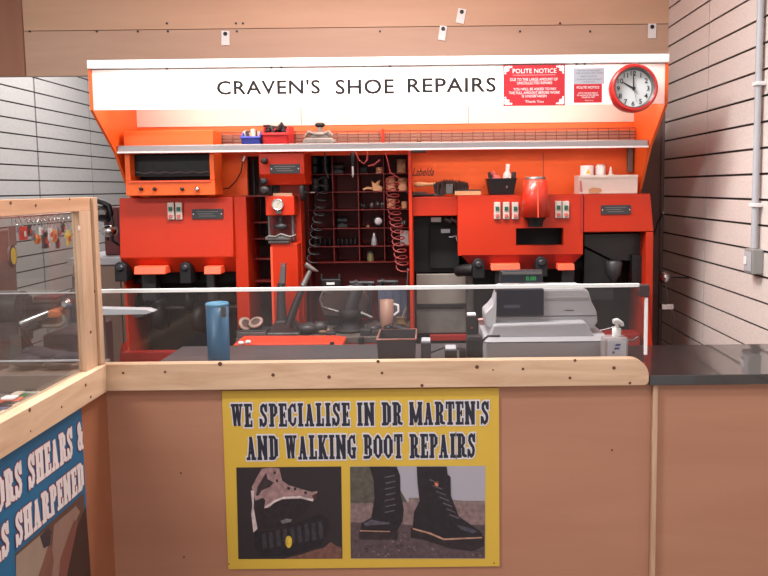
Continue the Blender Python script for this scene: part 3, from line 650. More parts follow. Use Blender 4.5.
t_ = thing('glue_bottle', 'slim grey conical bottle in the fifth row of the rack', 'bottle'); x, y, z = on(373.5, 5, .04)
part('bottle', MB().lathe([(.014, 0), (.015, .01), (.013, .03), (.006, .05)], (x, y, z)), LGR, t_); part('nozzle', MB().lathe([(.006, .05), (.003, .062)], (x, y, z)), WHT, t_)
t_ = thing('glue_jar', 'small olive jar with a dark lid in the bottom row of the rack', 'jar'); x, y, z = on(369.5, 6, .04)
part('jar', MB().lathe([(.016, 0), (.018, .006), (.015, .04)], (x, y, z)), mat('olive_jar', (128, 122, 84), .4), t_); part('lid', MB().cyl((x, y, z+.04), .016, .01), GRY, t_)
for k in range(5):
    px = 337+k*4.4
    roll(px, 5, .009, .035, BLK, 'one of the small dark cylinders lined up in the fifth row, second pigeonhole', 'dark cylinders in the fifth row', 'heel_plug', 'plug', 1)
for k in range(4):
    px = 314+k*5
    roll(px, 5, .01, .034, BLK, 'one of the small dark cylinders lined up in the fifth row, left pigeonhole', 'dark cylinders in the left pigeonhole', 'heel_plug', 'plug', 1)
lump(404, 4, .045, .05, MGR, 'metal_clamp', 'silver metal clamp beside the red coiled hose in the fourth row', 'clamp', None, 5, .04, 21)
x, y, z = on(404, 5, .02); single('white_carton', MB().box(x-.022, x+.022, y, y+.06, z, z+.074), mat('dull_white', (190, 182, 180), .6), 'small upright white carton behind the red coiled hose', 'carton', bevel=.002)
# coil hoses
def coil(path, r, w, turns, D, m, nm, lb):
    pts = []; n = turns*14; L = [P(px, py, D) for px, py in path]
    for i in range(n+1):
        u = i/n*(len(L)-1); k = min(int(u), len(L)-2); p = L[k].lerp(L[k+1], u-k); a = 2*PI*i/14
        pts.append(p+Vector((r*math.cos(a), r*.6*math.sin(a), r*.45*math.sin(a))))
    t_ = thing(nm, lb, 'hose'); part('coil', MB().tube(pts, w, 6), m, t_); return t_, pts
REDH = mat('red_hose', (136, 46, 44), .4)
h1, pp = coil([(392, 178), (393, 200), (396, 222), (399, 246), (403, 270)], .03, .0034, 15, 3.36, REDH, 'air_hose', 'red coiled air hose hanging in front of the right side of the rack')
part('lead', MB().tube([P(385, 152, 3.36), P(388, 162, 3.36), P(390, 172, 3.36), pp[0]], .0042, 6), REDH, h1)
part('tail', MB().tube([pp[-1], P(408, 268, 3.36), P(407.5, 280, 3.36), P(407, 286, 3.36)], .004, 6), MGR, h1)
h2, pp = coil([(323, 178), (320, 205), (316, 232), (312, 262)], .026, .0038, 11, 3.36, BLK, 'air_hose', 'black coiled air hose hanging in front of the left side of the rack')
part('lead', MB().tube([P(325, 152, 3.36), P(325, 168, 3.36), pp[0]], .0038, 6), BLK, h2)
h3 = thing('looped_hose', 'short looped pink red hose under the shelf rail', 'hose')
part('hose', MB().tube([P(355, 152, 3.34), P(359, 160, 3.34), P(364, 164, 3.34), P(367, 160, 3.34), P(368, 151, 3.34)], .0045, 8), REDH, h3)
part('hose', MB().tube([P(368, 166, 3.34), P(374, 165, 3.34), P(380, 160, 3.34)], .0045, 8), REDH, h3)
t_ = thing('air_blow_gun', 'slim black and silver air tool hanging under the shelf rail', 'air tool'); c = P(352.5, 160, 3.33)
part('body', MB().lathe([(.006, .035), (.011, .02), (.011, -.025), (.007, -.03)], c), BLK, t_); part('nozzle', MB().lathe([(.007, -.03), (.007, -.07), (.004, -.082)], c), CHR, t_)
part('hose_end', MB().tube([c+Vector((0, 0, .035)), c+Vector((0, .0, .06))], .004), GRY, t_)

# ------------------------------------------------------------------ right hand finishing machine
t = thing('finishing_machine', 'wide orange right hand finishing machine with black openings and five switches', 'machine'); D = 3.25
x0, x1, z0, z1 = R(411, 197, 457.5, 216, D+.04)
part('ledge_box', MB().box(x0, x1, D+.04, 3.62, z0, z1), ORG, t, .003)
part('left_post', MB().box(P(410.3, 250, D+.04).x, P(413.5, 250, D+.04).x, D+.041, D+.2, .0, z0), ORG, t, .002)
part('dark_back', MB().box(x0+.02, P(583, 240, D+.3).x, D+.3, D+.33, 0, z0), DBLK, t)
# main hood outline
pts = [(457.5, 195.5), (582.5, 193), (583, 254), (573.5, 264.5), (571, 269), (482, 271), (470, 262), (461, 258)]
hz = P(520, 195, D).z; hb = P(520, 255, D).z; hl = P(520, 270, D+.03).z
hx0 = P(457.8, 230, D).x; hx1 = P(583, 230, D).x
wx0, wx1, wz0, wz1 = R(516, 228, 563.5, 245.5, D)
m = MB()
def fr(a, b_, z0_, z1_, mb, dep=.05): mb.box(a, b_, D, D+dep, z0_, z1_)
fr(hx0, hx1, wz1, hz, m); fr(hx0, wx0, hb, wz1, m); fr(wx1, hx1, hb, wz1, m); fr(wx0, wx1, hb, wz0, m)
m.box(hx0, hx1, D+.05, 3.62, P(520, 226, D).z, hz)
part('hood_front', m, ORG, t, .0)
part('edge_strip', MB().pbox(580.5, 193.5, 583, 232, D-.004, .004), RED, t)
part('window_back', MB().box(wx0-.01, wx1+.01, D+.12, D+.13, wz0-.01, wz1+.01), DBLK, t)
q = [P(461, 255, D), P(583, 254, D), P(574, 264.5, D), P(571, 269.5, D), P(483, 271, D), (P(468, 263, D))]
mm = MB(); nn = len(q)
mm.add([(p.x, D+(hb-p.z)*.6, p.z) for p in q]+[(p.x, D+(hb-p.z)*.6+.03, p.z) for p in q], [tuple(range(nn)), tuple(range(2*nn-1, nn-1, -1))]+[(i, i+nn, (i+1) % nn+nn, (i+1) % nn) for i in range(nn)])
part('hood_skirt', mm, RED, t)
for px in (497, 506, 515): switch(t, px, 210.5, D-.002)
for px in (558, 565.5): switch(t, px, 209.5, D-.002)
for a, b_ in ((490.5, 519.5), (557, 573.5)):
    p0 = P(a, 263.5, D); p1 = P(b_, 269.5, D); part('pad', MB().xprism([(D-.03, p1.z), (D-.02, p0.z), (D+.04, p0.z), (D+.04, p1.z)], p0.x, p1.x), BRIGHT, t, .003, label='bright orange pad')
shaft(t, 478, 264, D+.0, 6, 14); shaft(t, 540.5, 262, D+.0, 6, 14)
part('shaft_arm', MB().tube([P(458, 271, D+.06), P(466, 270, D+.02), P(474, 270, D)], [.028, .03, .03], 10), BLK, t)
for px in (500, 566): c = P(px, 278, D+.1); part('dust_duct', MB().box(c.x-.03, c.x+.03, D+.05, D+.1, P(px, 292, D+.1).z, P(px, 268, D+.1).z), GRY, t, .006)
# dark panels under the ledge box
part('dark_door', MB().pbox(414, 217, 457, 272, D+.2, .02), mat('charcoal_panel', (25, 24, 28), .5), t)
part('inner_door', MB().pbox(430, 224, 459, 268, D+.17, .02), DBLK, t)
part('paper_note', MB().pbox(431, 217.5, 441, 222, D+.15, .002), WHT, t, label='small white paper note'); part('paper_note', MB().pbox(441, 229, 450, 233, D+.15, .002), LGR, t, label='small grey paper note')
m = MB(); 
for k in range(6): c = P(446+k*2, 219+(k % 3), D+.12); m.ball(c, .012, n=5)
part('rag_bundle', m, MGR, t)
c = P(453, 237, D+.13); part('latch', MB().tube([c-Vector((.02, 0, 0)), c, c+Vector((.015, 0, .008)), c+Vector((.02, 0, -.02))], .005), CHR, t)
part('metal_drawer_front', MB().pbox(416.5, 274, 466, 304, D+.13, .02), GRY if 0 else mat('warm_grey_metal', (150, 142, 134), .42, .3, var=.1, vs=5), t, .003, label='upper worn metal door')
part('metal_drawer_front', MB().pbox(416.5, 309, 466, 333, D+.13, .02), mat('worn_grey_metal', (122, 118, 114), .48, .3, var=.15, vs=18), t, .003, label='lower worn metal door')
part('door_rail', MB().pbox(417, 304.5, 466, 308, D+.12, .02), BLK, t, .002)
part('round_post', MB().tube([P(470, 334, D+.12), P(470, 272, D+.12)], .02, 14), MGR, t)
# right part
x0, x1, z0, z1 = R(583.5, 194, 653, 232, D)
xr2 = P(653, 215, D).x
part('hood_front_right', MB().prism([(x0, z0), (x1+.006, z0), (x1-.012, z1), (x0, z1)], D+.004, 3.62), ORG, t, .004)
nameplate(t, 601, 205, 631, 214.5, D)
sx0 = P(647.5, 260, D).x; sx1 = P(653, 260, D).x
part('right_frame', MB().prism([(sx0, 0), (sx1+.006, 0), (sx1+.002, z0-.002), (sx0-.006, z0-.002)], D+.004, D+.3), ORG, t, .003)
part('rear_back', MB().pbox(583, 233, 646, 380, D+.28, .02), DBLK, t)
mq = MB().pprism([(584, 234), (644, 233), (645, 245), (645, 262), (612, 260), (584, 246)], D+.1, .1); part('guard_plate', mq, mat('guard_grey', (46, 44, 44), .4, .2), t, .003)
c = P(585, 285, D+.1); part('belt_cover', MB().pprism([(584, 248), (612, 262), (614, 300), (584, 300)], D+.06, .04), BLK, t, .004)
c = P(614, 267, D+.05); part('polishing_cone', MB().lathe([(.008, -.07), (.03, -.04), (.04, .02), (.03, .03)], c, 'Z', 20), GRY, t)
part('guard_plate', MB().pbox(632, 255, 645, 285, D+.07, .03), BLK, t, .003)
for px in (500, 530, 560): c = P(px, 310, D+.2); part('grinding_wheel', MB().lathe([(.02, -.03), (.075, -.025), (.075, .025), (.02, .03)], (c.x, D+.19, c.z), 'X', 28), BLK, t)
part('red_base', MB().pbox(590, 334, 640, 400, D+.02, .1), RED, t, .003)
part('slanted_foot', MB().pprism([(640, 285), (646, 285), (653, 350), (648, 350)], D-.02, .05), ORG, t)
part('lower_panel', MB().box(P(414, 340, D+.15).x, P(588, 340, D+.15).x, D+.15, D+.17, 0, P(500, 338, D+.15).z), DBLK, t)
part('red_rail', MB().pbox(430, 335, 490, 340.5, D+.1, .03), RED, t, .002)
# round cowl on the hood
cw = thing('dust_cowl', 'rounded orange metal cowl bolted over the middle of the right machine', 'cowl'); c = P(535.8, 200, D-.06)
zt_ = P(537, 179.5, D-.06).z; zb_ = P(537, 217, D-.06).z; r1 = P(547.5, 190, c.y).x-c.x; r2 = P(550.3, 190, c.y).x-c.x
part('cowl_body', MB().lathe([(r1*.8, zt_), (r1, zt_-.004), (r2, zb_), (r2-.008, zb_)], (c.x, D-r2+.02-.001, 0), 'Z', 36), mat('glossy_orange', (190, 46, 28), .3, coat=.25), cw)
part('cowl_lid', MB().lathe([(r1*.85, 0), (r1*.85, .012), (.01, .014)], (c.x, D-r2+.019, zt_), 'Z', 28), MGR, cw)
part('seam', MB().tube([(c.x+.003, D-2*r2+.02+.0, zb_), (c.x+.003, D-2*r2+.02+(r2-r1), zt_-.004)], .003), BRIGHT, cw)
part('spout', MB().lathe([(r2*.8, 0), (r2*.55, -.02), (r2*.5, -.045)], (c.x, D-r2+.02, zb_), 'Z', 24), DBLK, cw)
# things on the ledge of the machine
LZ = hz+.0015
t_ = thing('hand_brush', 'pale wooden handled brush with dark bristles lying on the ledge box', 'brush'); zq = z1
def pz(px, py, D_=3.33): return P(px, py, D_)
a = pz(414, 184.5)
part('handle', MB().lathe([(.006, 0), (.014, .012), (.013, .04), (.007, .07), (.01, .1)], (a.x, 3.33, a.z+.0), 'X', 14), WD, t_)
m = MB(); random.seed(4)
for k in range(260):
    px = random.uniform(435, 467); yy = random.uniform(3.3, 3.38); b0 = pz(px, 194, yy); h = .062-.00005*(px-450)**2*1.2
    d = Vector((random.uniform(-.014, .014), random.uniform(-.01, .01), h+random.uniform(-.008, .01)))
    m.tube([b0, b0+d*.6, b0+d], [.004, .003, .001], 4)
part('bristles', m, mat('dark_bristle', (66, 44, 42), .8, var=.3, vs=30), t_)
part('ferrule', MB().pbox(446, 184, 453, 194, 3.295, .02), MGR, t_, .003)
lz = P(430, 197, D+.04).z+.001
t_ = thing('pliers', 'grey steel pliers lying flat on the ledge box under the brush', 'pliers')
for k, (a, b_) in enumerate((((412, 194), (434, 190)), ((412, 190.5), (434, 194)))):
    p0 = pz(*a, 3.31); p1 = pz(*b_, 3.32); part('grip', MB().tube([(p0.x, 3.31+k*.02, lz+.008), (p1.x, 3.32-k*.02, lz+.008)], [.008, .006], 8), BLK, t_)
    part('jaw', MB().tube([(p1.x, 3.32-k*.02, lz+.008), (p1.x+.05, 3.315+k*.008, lz+.008)], [.007, .004], 8), MGR, t_)
for k, (a, b_) in enumerate(((413, 427), (420, 437))):
    t_ = thing('steel_file', ('upper', 'lower')[k]+' dull steel file in the small heap beside the brush', 'file')
    part('blade', MB().box(pz(a, 190).x, pz(b_, 190).x, 3.345+k*.03, 3.365+k*.03, lz+.016-k*.014, lz+.024-k*.014), MGR, t_, .002)
    part('tang', MB().box(pz(a, 190).x-.03, pz(a, 190).x, 3.35+k*.03, 3.36+k*.03, lz+.016-k*.014, lz+.024-k*.014), BLK, t_, .002)
x0_, x1_, z0_, z1_ = R(455, 191, 481, 196, 3.27)
t_ = thing('wooden_block', 'pale wooden block with a dark top lying beside the brush', 'block')
part('block', MB().box(x0_, x1_, 3.27, 3.32, LZ, LZ+.02), WD, t_, .002); part('felt_top', MB().box(x0_, x1_, 3.27, 3.32, LZ+.0205, LZ+.026), GRY, t_)
# black tub with bottles
x0_, x1_, z0_, z1_ = R(488, 179, 517, 195.5, 3.3); cxx = (x0_+x1_)/2
t_ = thing('plastic_tub', 'black plastic tub holding bottles on the right machine', 'tub')
m = MB(); w1 = (x1_-x0_)/2; w0 = w1*.8; zt_ = z1_
def frus(m, w0, w1, z0, z1, d0, d1, yc, t):
    vs = []
    for (w, d, z) in ((w0, d0, z0), (w1, d1, z1), (w1-t, d1-t, z1), (w0-t, d0-t, z0+t)):
        vs += [(cxx-w, yc-d, z), (cxx+w, yc-d, z), (cxx+w, yc+d, z), (cxx-w, yc+d, z)]
    fs = [(3, 2, 1, 0)]
    for a in (0, 4, 8):
        fs += [(a+i, a+(i+1) % 4, a+4+(i+1) % 4, a+4+i) for i in range(4)]
    fs.append((12, 13, 14, 15)); return m.add(vs, fs)
part('bowl', frus(MB(), w0, w1, LZ, zt_, .05, .06, 3.37, .004), BLK, t_); part('rim', MB().tube([(cxx-w1, 3.31, zt_), (cxx+w1, 3.31, zt_), (cxx+w1, 3.43, zt_), (cxx-w1, 3.43, zt_), (cxx-w1, 3.31, zt_)], .004, 6), BLK, t_)
def bottle(nm, lb, px, py0, py1, r, m, capm, D_, tilt=0):
    t_ = thing(nm, lb, 'bottle'); p1 = P(px, py0, D_); p0 = P(px, py1, D_); h = p1.z-p0.z
    M = Matrix.Rotation(tilt, 4, 'Y')
    part('bottle_body', MB().lathe([(r*.9, 0), (r, .006), (r, h*.6), (r*.45, h*.74), (r*.42, h*.8)], p0, 'Z', 20, M), m, t_); part('cap', MB().lathe([(r*.5, h*.8), (r*.5, h), (r*.3, h)], p0, 'Z', 16, M), capm, t_)
bottle('white_bottle', 'white plastic bottle standing upright in the black tub', 506, 164, 190, .02, WHT, WHT, 3.385, .08)
bottle('pink_bottle', 'pink bottle lying tilted in the black tub', 501, 169, 186, .02, mat('pink_plastic', (214, 108, 104), .4), mat('pink_cap', (196, 90, 86), .4), 3.35, -.55)
bottle('clear_jar', 'small brownish jar at the front of the black tub', 506.5, 175, 188, .011, mat('brown_jar', (176, 130, 110), .3), WHT, 3.325, .1)
for px in (491, 513): c = P(px, 182, 3.39); single('dark_tube', MB().tube([c, P(px+(1 if px > 500 else -1), 172, 3.39)], .011), GRY, ('dark tube leaning at the left of the black tub', 'dark tube leaning at the right of the black tub')[px > 500], 'tube')
# white box on the right, tins
t_ = thing('card_box', 'long dirty white cardboard box on the right end of the machine', 'box')
x0_, x1_, z0_, z1_ = R(579, 175, 638, 193.5, 3.27); TZ = P(618, 194, D).z+.0015
part('carton', MB().box(x0_, x1_, 3.275, 3.38, TZ, z1_), mat('dirty_card', (226, 208, 198), .7, var=.05, vs=8), t_, .002)
part('lid_flap', MB().box(x0_, x1_, 3.27, 3.274, z1_-.012, z1_), mat('card_flap', (232, 218, 208), .7), t_)
part('stain', MB().prism([(x0_+.05, TZ+.003), (x0_+.045, TZ+.02), (x0_+.065, TZ+.03), (x0_+.1, TZ+.026), (x0_+.11, TZ+.012), (x0_+.09, TZ+.003)], 3.2735, 3.2745), mat('glue_stain', (204, 152, 110), .6), t_)
part('printed_mark', MB().prism([(x0_+.006, TZ+.01), (x0_+.003, TZ+.06), (x0_+.012, TZ+.062), (x0_+.018, TZ+.01)], 3.2735, 3.2745), mat('faded_print', (196, 120, 110), .6), t_)
t_ = thing('paper_roll', 'white paper roll with a yellow sticker standing behind the cardboard box', 'roll'); c = P(587, 176, 3.41); zt2 = P(587, 165.5, 3.41).z; r = .032
LZ3 = TZ
part('roll', MB().lathe([(.01, LZ3), (r, LZ3), (r, zt2), (.01, zt2)], (c.x, 3.415, 0), 'Z', 28), WHT, t_); 
c2 = P(592, 176, 3.41); part('sticker', MB().prism([(c.x-.012, zt2-.04), (c.x, zt2-.015), (c.x+.012, zt2-.04)], 3.3822, 3.3832), mat('sticker_yellow', (214, 186, 60), .5), t_)
t_ = thing('canister', 'plain white canister beside the paper roll', 'canister'); c = P(600, 170, 3.42); part('body', MB().lathe([(.022, TZ), (.024, TZ+.01), (.024, P(600, 166, 3.42).z), (.018, P(600, 165.8, 3.42).z+.002)], (c.x+.002, 3.42, 0)), WHT, t_); part('lid', MB().lathe([(.02, P(600, 166, 3.42).z+.002), (.02, P(600, 166, 3.42).z+.008)], (c.x+.002, 3.42, 0)), LGR, t_)
t_ = thing('nozzle_bottle', 'white bottle with a pointed nozzle peeking above the cardboard box', 'bottle'); c = P(603.5, 172, 3.4); c = P(605, 172, 3.415); zt2 = P(604, 168, 3.415).z; zc_ = P(604, 175, 3.415).z
part('body', MB().lathe([(.016, TZ), (.018, TZ+.01), (.018, zc_-.004), (.009, zc_+.006)], (c.x+.028, 3.415, 0)), WHT, t_); part('nozzle', MB().lathe([(.009, zc_+.007), (.004, zt2+.006)], (c.x+.028, 3.415, 0)), WHT, t_)

# ------------------------------------------------------------------ work bench between the machines
t = thing('work_bench', 'worn dark topped bench with a red front between the machines', 'bench')
BZ = P(350, 337, 3.1).z; bx0 = P(235, 330, 3.1).x; bx1 = P(413, 330, 3.1).x
part('bench_top', MB().box(bx0, bx1-.015, 3.1, 3.215, BZ-.03, BZ), mat('bench_grime', (86, 78, 74), .7, var=.25, vs=14), t, .004)
part('bench_top', MB().box(P(306, 320, 3.22).x, bx1-.02, 3.2155, 3.49, BZ-.03, BZ), MATS['bench_grime'], t)
part('drawer_front', MB().box(P(320, 340, 3.08).x, P(376, 340, 3.08).x, 3.085, 3.1, P(340, 350, 3.08).z, BZ-.032), RED, t, .002)
part('front_panel', MB().box(bx0, bx1-.015, 3.1, 3.12, 0, BZ-.031), RED, t)
part('drawer_handle', MB().pbox(358, 338, 364, 346, 3.06, .024), BLK, t, .003)
t = thing('parts_tray', 'bright orange metal tray clipped to the front of the bench', 'tray')
part('tray', MB().pprism([(234, 344), (330, 343.5), (342, 345), (342, 349), (230, 349.5)], 2.92, .164), mat('tray_orange', (232, 70, 40), .4), t, .003)
c = P(332, 344, 2.915); part('catch', MB().cyl((c.x, c.y-.005, c.z), .01, .01, 'Y'), BLK, t)
for k, (px, py) in enumerate(((241, 343), (248, 342))):
    c = P(px, py, 2.9); single('foam_piece', MB().ball(c, .011, 1.2, 1, .8, 6), WHT, ('left', 'right')[k]+' small white foam scrap on the front of the orange tray', 'scrap')
# spare metal last stand with two upright arms
def lastarm(t_, a, b_, c_, D_): pass
t = thing('shoe_anvil', 'heavy iron shoe anvil base with an upright forked arm at the foot of the press', 'anvil'); D = 3.16
part('base', MB().pprism([(268, 335.5), (270, 328), (276, 321), (290, 321), (296, 328), (299, 335.5)], D-.04, .1), GRY, t, .006)
part('base_plate', MB().pbox(267, 333, 299, 337, D-.05, .11), MGR, t, .003)
part('upright', MB().tube([P(282, 323, D), P(281, 300, D), P(281.5, 283, D)], [.026, .02, .018], 12), GRY, t)
part('fork', MB().pprism([(278.5, 284), (281, 262), (283, 266), (285.5, 262), (285.5, 270), (285, 284)], D-.01, .025), MGR, t, .004)
t = thing('bench_hammer', 'long handled steel hammer leaning up to the right from the anvil', 'hammer')
part('handle', MB().tube([P(288, 326, 3.08), P(296, 304, 3.1), P(303, 286, 3.12)], [.019, .017, .013], 10), BLK, t)
part('neck', MB().tube([P(303, 286, 3.12), P(310, 271, 3.14)], [.014, .011], 10), MGR, t)
part('head', MB().tube([P(305.5, 264, 3.14), P(311, 268.5, 3.14), P(318, 271.5, 3.14)], [.012, .013, .003], 10), MGR, t)
t = thing('parts_box', 'low grey metal box at the left end of the bench', 'box'); x0_, x1_, z0_, z1_ = R(236, 332, 266, 337.5, 3.1)
part('box', MB().box(x0_, x1_, 3.105, 3.2, BZ+.001, BZ+.026), MGR, t, .003); part('lid', MB().box(x0_-.003, x1_+.003, 3.102, 3.203, BZ+.0265, BZ+.033), GRY, t, .002)
for k, (px, py, lb) in enumerate(((244.5, 325, 'left'), (256.5, 324, 'right'))):
    t = thing('polishing_cup', f'{lb} tilted brown polishing cup with a pale rim on the grey box', 'cup'); c = P(px, py, 3.15); M = Matrix.Rotation(math.radians(50-k*100*.6), 4, 'Y') @ Matrix.Rotation(math.radians(35), 4, 'X')
    part('cup', MB().lathe([(.006, -.03), (.02, -.02), (.03, .0), (.032, .012), (.02, .012)], c, 'Z', 20, M), mat('cup_brown', (84, 64, 58), .5), t); part('rim', MB().lathe([(.031, .008), (.035, .012), (.031, .016), (.02, .016)], c, 'Z', 20, M, cap=False), mat('cup_rim', (150, 128, 116), .5), t)
# black press tool with white label
t = thing('label_printer', 'small black bench tool with a white label behind the bench', 'tool'); x0_, x1_, z0_, z1_ = R(321, 279, 341, 290, 3.42)
part('body', MB().box(x0_, x1_, 3.42, 3.48, z0_, z1_), BLK, t, .006); part('label', MB().pbox(326.5, 282.5, 334.5, 284.7, 3.417, .003), WHT, t)
for px in (321.5, 339.5): part('post', MB().tube([P(px, 281, 3.44), P(px, 274, 3.44)], .006), GRY, t)
part('bracket', MB().box(x0_+.03, x1_-.03, 3.43, 3.47, BZ+.001, z0_), BLK, t)
for k, (a, b_, y) in enumerate(((350, 374, 283), (377, 398, 282))):
    p0 = P(a, y, 3.47); p1 = P(b_, y, 3.47)
    t = thing('steel_bar', ('left', 'right')[k]+' dull steel tool on the ledge above the bench', 'tool'); part('bar', MB().tube([p0, p1], .012), GRY, t); part('collar', MB().tube([p0+(p1-p0)*.2, p0+(p1-p0)*.35], .02), BLK, t)
    part('stand', MB().box(p0.x+.01, p0.x+.03, 3.46, 3.48, BZ+.001, p0.z), GRY, t); part('stand', MB().box(p1.x-.03, p1.x-.01, 3.46, 3.48, BZ+.001, p0.z), GRY, t)
# boot last clamp
t = thing('lasting_jack', 'dark iron lasting jack with a curved boot shaped arm on the bench', 'jack'); D = 3.25
part('pot', MB().lathe([(.05, 0), (.085, .004), (.085, .01), (.045, .014), (.04, .05), (.052, .06), (.052, .09), (.04, .1)], (P(350, 325, D).x, D, BZ+.001), 'Z', 28), DBLK, t)
part('boot_arm', MB().tube([P(350, 312, D), P(353, 300, D), P(357, 290, D), P(360, 284, D)], [.035, .032, .03, .026], 12), GRY, t)
part('curved_rod', MB().tube([P(320, 300, D), P(323, 292, D), P(332, 290, D), P(344, 288, D), P(354, 286, D)], .007), MGR, t)
part('curved_rod', MB().tube([P(320, 300, D), P(322, 307, D), P(332, 310, D), P(342, 313, D), P(350, 314, D)], .007), MGR, t)
part('clamp_bar', MB().tube([P(352, 318, D), P(362, 313, D), P(372, 318, D)], .009), MGR, t)
for nm, lb, px, py, w, h, m_, s in (('leather_sole', 'brown crumpled leather sole left of the lasting jack', 318, 325, .17, .07, GRY, 31), ('leather_sole', 'small tan leather scrap in front of the lasting jack', 325, 330, .06, .03, mat('scrap_tan', (124, 92, 70), .7), 32),
                            ('rag', 'dark grey rag on the bench right of the lasting jack', 372, 326, .1, .045, GRY, 33), ('rag', 'black rag heaped behind the black bin', 396, 323, .1, .05, BLK, 35)):
    random.seed(s); k = MB(); c = P(px, py, 3.18)
    for i in range(6): k.ball((c.x+random.uniform(-w/2.5, w/2.5), 3.19+random.uniform(-.03, .03), BZ+h*.35), h*.4, sx=random.uniform(1, 1.8), sy=1, sz=random.uniform(.6, 1), n=6)
    mz = min(v[2] for v in k.v); k.xf(Matrix.Translation((0, 0, BZ+.001-mz))); single(nm, k, m_, lb, nm.split('_')[-1])
t = thing('mug', 'pinkish mug with a white handle standing on the bench', 'mug'); c = P(387, 322, 3.3); r = P(394, 310, 3.3).x-P(387, 310, 3.3).x
zt2 = P(387, 300, 3.3).z
part('cup', MB().lathe([(r*.9, BZ+.001), (r, BZ+.01), (r, zt2), (r*.9, zt2), (r*.88, BZ+.02)], (c.x, 3.3, 0)), mat('mug_pink', (156, 118, 102), .5), t)
part('handle', MB().tube([(c.x+r*.95, 3.3, zt2-.02), (c.x+r*1.6, 3.3, zt2-.025), (c.x+r*1.7, 3.3, zt2-.055), (c.x+r*.95, 3.3, zt2-.075)], .006), WHT, t)
t = thing('brass_clamp', 'dark brass clamp with an upright pin on the bench beside the mug', 'clamp'); c = P(401, 320, 3.25)
part('body', MB().lathe([(.03, BZ+.001), (.03, BZ+.03), (.02, BZ+.045), (.024, BZ+.06)], (c.x, 3.25, 0)), mat('old_brass', (124, 98, 62), .4, .5), t); part('pin', MB().tube([(c.x+.01, 3.25, BZ+.06), (c.x+.025, 3.25, BZ+.11)], [.007, .004]), CHR, t)

t = thing('folded_cloth', 'slate blue cloth hanging folded at the back right of the bench', 'cloth')
x0_, x1_, z0_, z1_ = R(378, 287, 407, 318, 3.44); m = MB(); n = 14
q = [(x0_+(x1_-x0_)*i/n, 3.44+.012*math.sin(i*1.7)) for i in range(n+1)]
m.add([(x, y, z) for x, y in q for z in (BZ+.001, z1_)]+[(x, y+.02, z) for x, y in q for z in (BZ+.001, z1_)], [(2*i, 2*i+2, 2*i+3, 2*i+1) for i in range(n)]+[(2*n+2+2*i, 2*n+2+2*i+1, 2*n+2+2*i+3, 2*n+2+2*i+2) for i in range(n)]+[(2*i+1, 2*i+3, 2*n+2+2*i+3, 2*n+2+2*i+1) for i in range(n)], True)
part('cloth_fold', m, mat('slate_cloth', (62, 66, 84), .85, var=.1, vs=12), t)
t = thing('leather_upper', 'dark brown leather boot upper draped behind the lasting jack', 'leather'); D = 3.36
m = MB().pprism([(322, 318), (320, 300), (326, 291), (338, 288), (352, 289), (366, 291), (370, 300), (366, 318)], D, .05)
part('upper', m, mat('dark_leather', (62, 48, 46), .6, var=.2, vs=12), t, .012)
part('foot_block', MB().box(P(328, 318, D).x, P(360, 318, D).x, D+.005, D+.045, BZ+.001, P(340, 318, D).z), BLK, t)
for k, (px, w, h, lb) in enumerate(((366, .05, .03, 'small dark iron block just right of the lasting jack'), (376, .035, .025, 'smaller dark iron block left of the pinkish mug'), (331, .04, .02, 'flat iron heel plate at the front of the bench'))):
    c = P(px, 328, 3.14); t = thing('iron_block', lb, 'block'); part('block', MB().box(c.x-w/2, c.x+w/2, 3.115, 3.155, BZ+.001, BZ+h), GRY, t, .004)
    part('pin', MB().cyl((c.x, 3.135, BZ+h), .006, .015), MGR, t)
# ------------------------------------------------------------------ counter
D0 = 1.92
beam_t = (P(380, 361.5, D0-.03).z); beam_b = P(380, 388, D0-.03).z; XC = P(107, 375, D0).x; XE = P(649, 375, D0-.03).x
XLc = -.905
t = thing('service_counter', 'beech veneered service counter with a pine rail along its top', 'counter')
part('front_panel', MB().box(XC-.1, P(650.5, 450, D0).x, D0, D0+.018, 0, beam_b+.02), VEN, t)
part('return_panel', MB().box(XLc-.018, XLc, .4, D0, 0, beam_b-.0005), VEN2, t)
zt_ = beam_t; r_ = .05
q = [(XC-.02, beam_b), (XE-.012, beam_b)]+[(XE-.012+.012*math.sin(a*PI/8), beam_b+.012-.012*math.cos(a*PI/8)) for a in range(5)]+[(XE-r_+r_*math.cos(a*PI/16), zt_-r_+r_*math.sin(a*PI/16)) for a in range(9)]+[(XC-.02, zt_)]
fb = part('front_rail', MB().prism(q, D0-.03, D0+.0), PINE_X, t, .0015, label='pale knotty pine front rail')
for px, py, r in ((220, 364, 2.2), (165, 372, 1.3), (123, 373, 1.2), (273, 375, 1.8), (329, 377, 1.8), (378, 361.5, 1.6), (382, 373, 1.4), (422, 385.5, 1.6), (477, 367, 2.0), (493, 370, .8), (523, 369, 1.4), (575, 360.5, 1.5), (614, 368, 1.8), (570, 378, 1.5), (630, 383, 1.4)):
    c = P(px, py, D0-.031); r = r/F*D0; part('knot', MB().lathe([(r, -.0006), (r, .0006)], (c.x, D0-.0305, c.z), 'Y', 10), KNOT, fb)
sb = part('side_rail', MB().box(XLc-.025, XLc+.018, .4, D0-.031, beam_b, beam_t), PINE_Y, t, .0015, label='pale pine rail along the left return')
for px, py, r in ((30, 410, 2.0), (62, 407, 1.2), (86, 385, 1.6), (31, 431, .9), (91, 397, 1.4)):
    c = PX(px, py, XLc+.019); r = r/F*c.y; part('knot', MB().lathe([(r, -.0006), (r, .0006)], (XLc+.0184, c.y, c.z), 'X', 10), KNOT, sb)
part('joint_batten', MB().box(P(650.8, 450, D0).x, P(655.5, 450, D0).x, D0-.014, D0+.018, 0, beam_b), PINE_Z, t, .001)
part('right_panel', MB().box(P(655.7, 450, D0).x, 1.9, D0, D0+.018, 0, P(700, 385, D0-.02).z), VEN, t, label='right hand veneered panel')
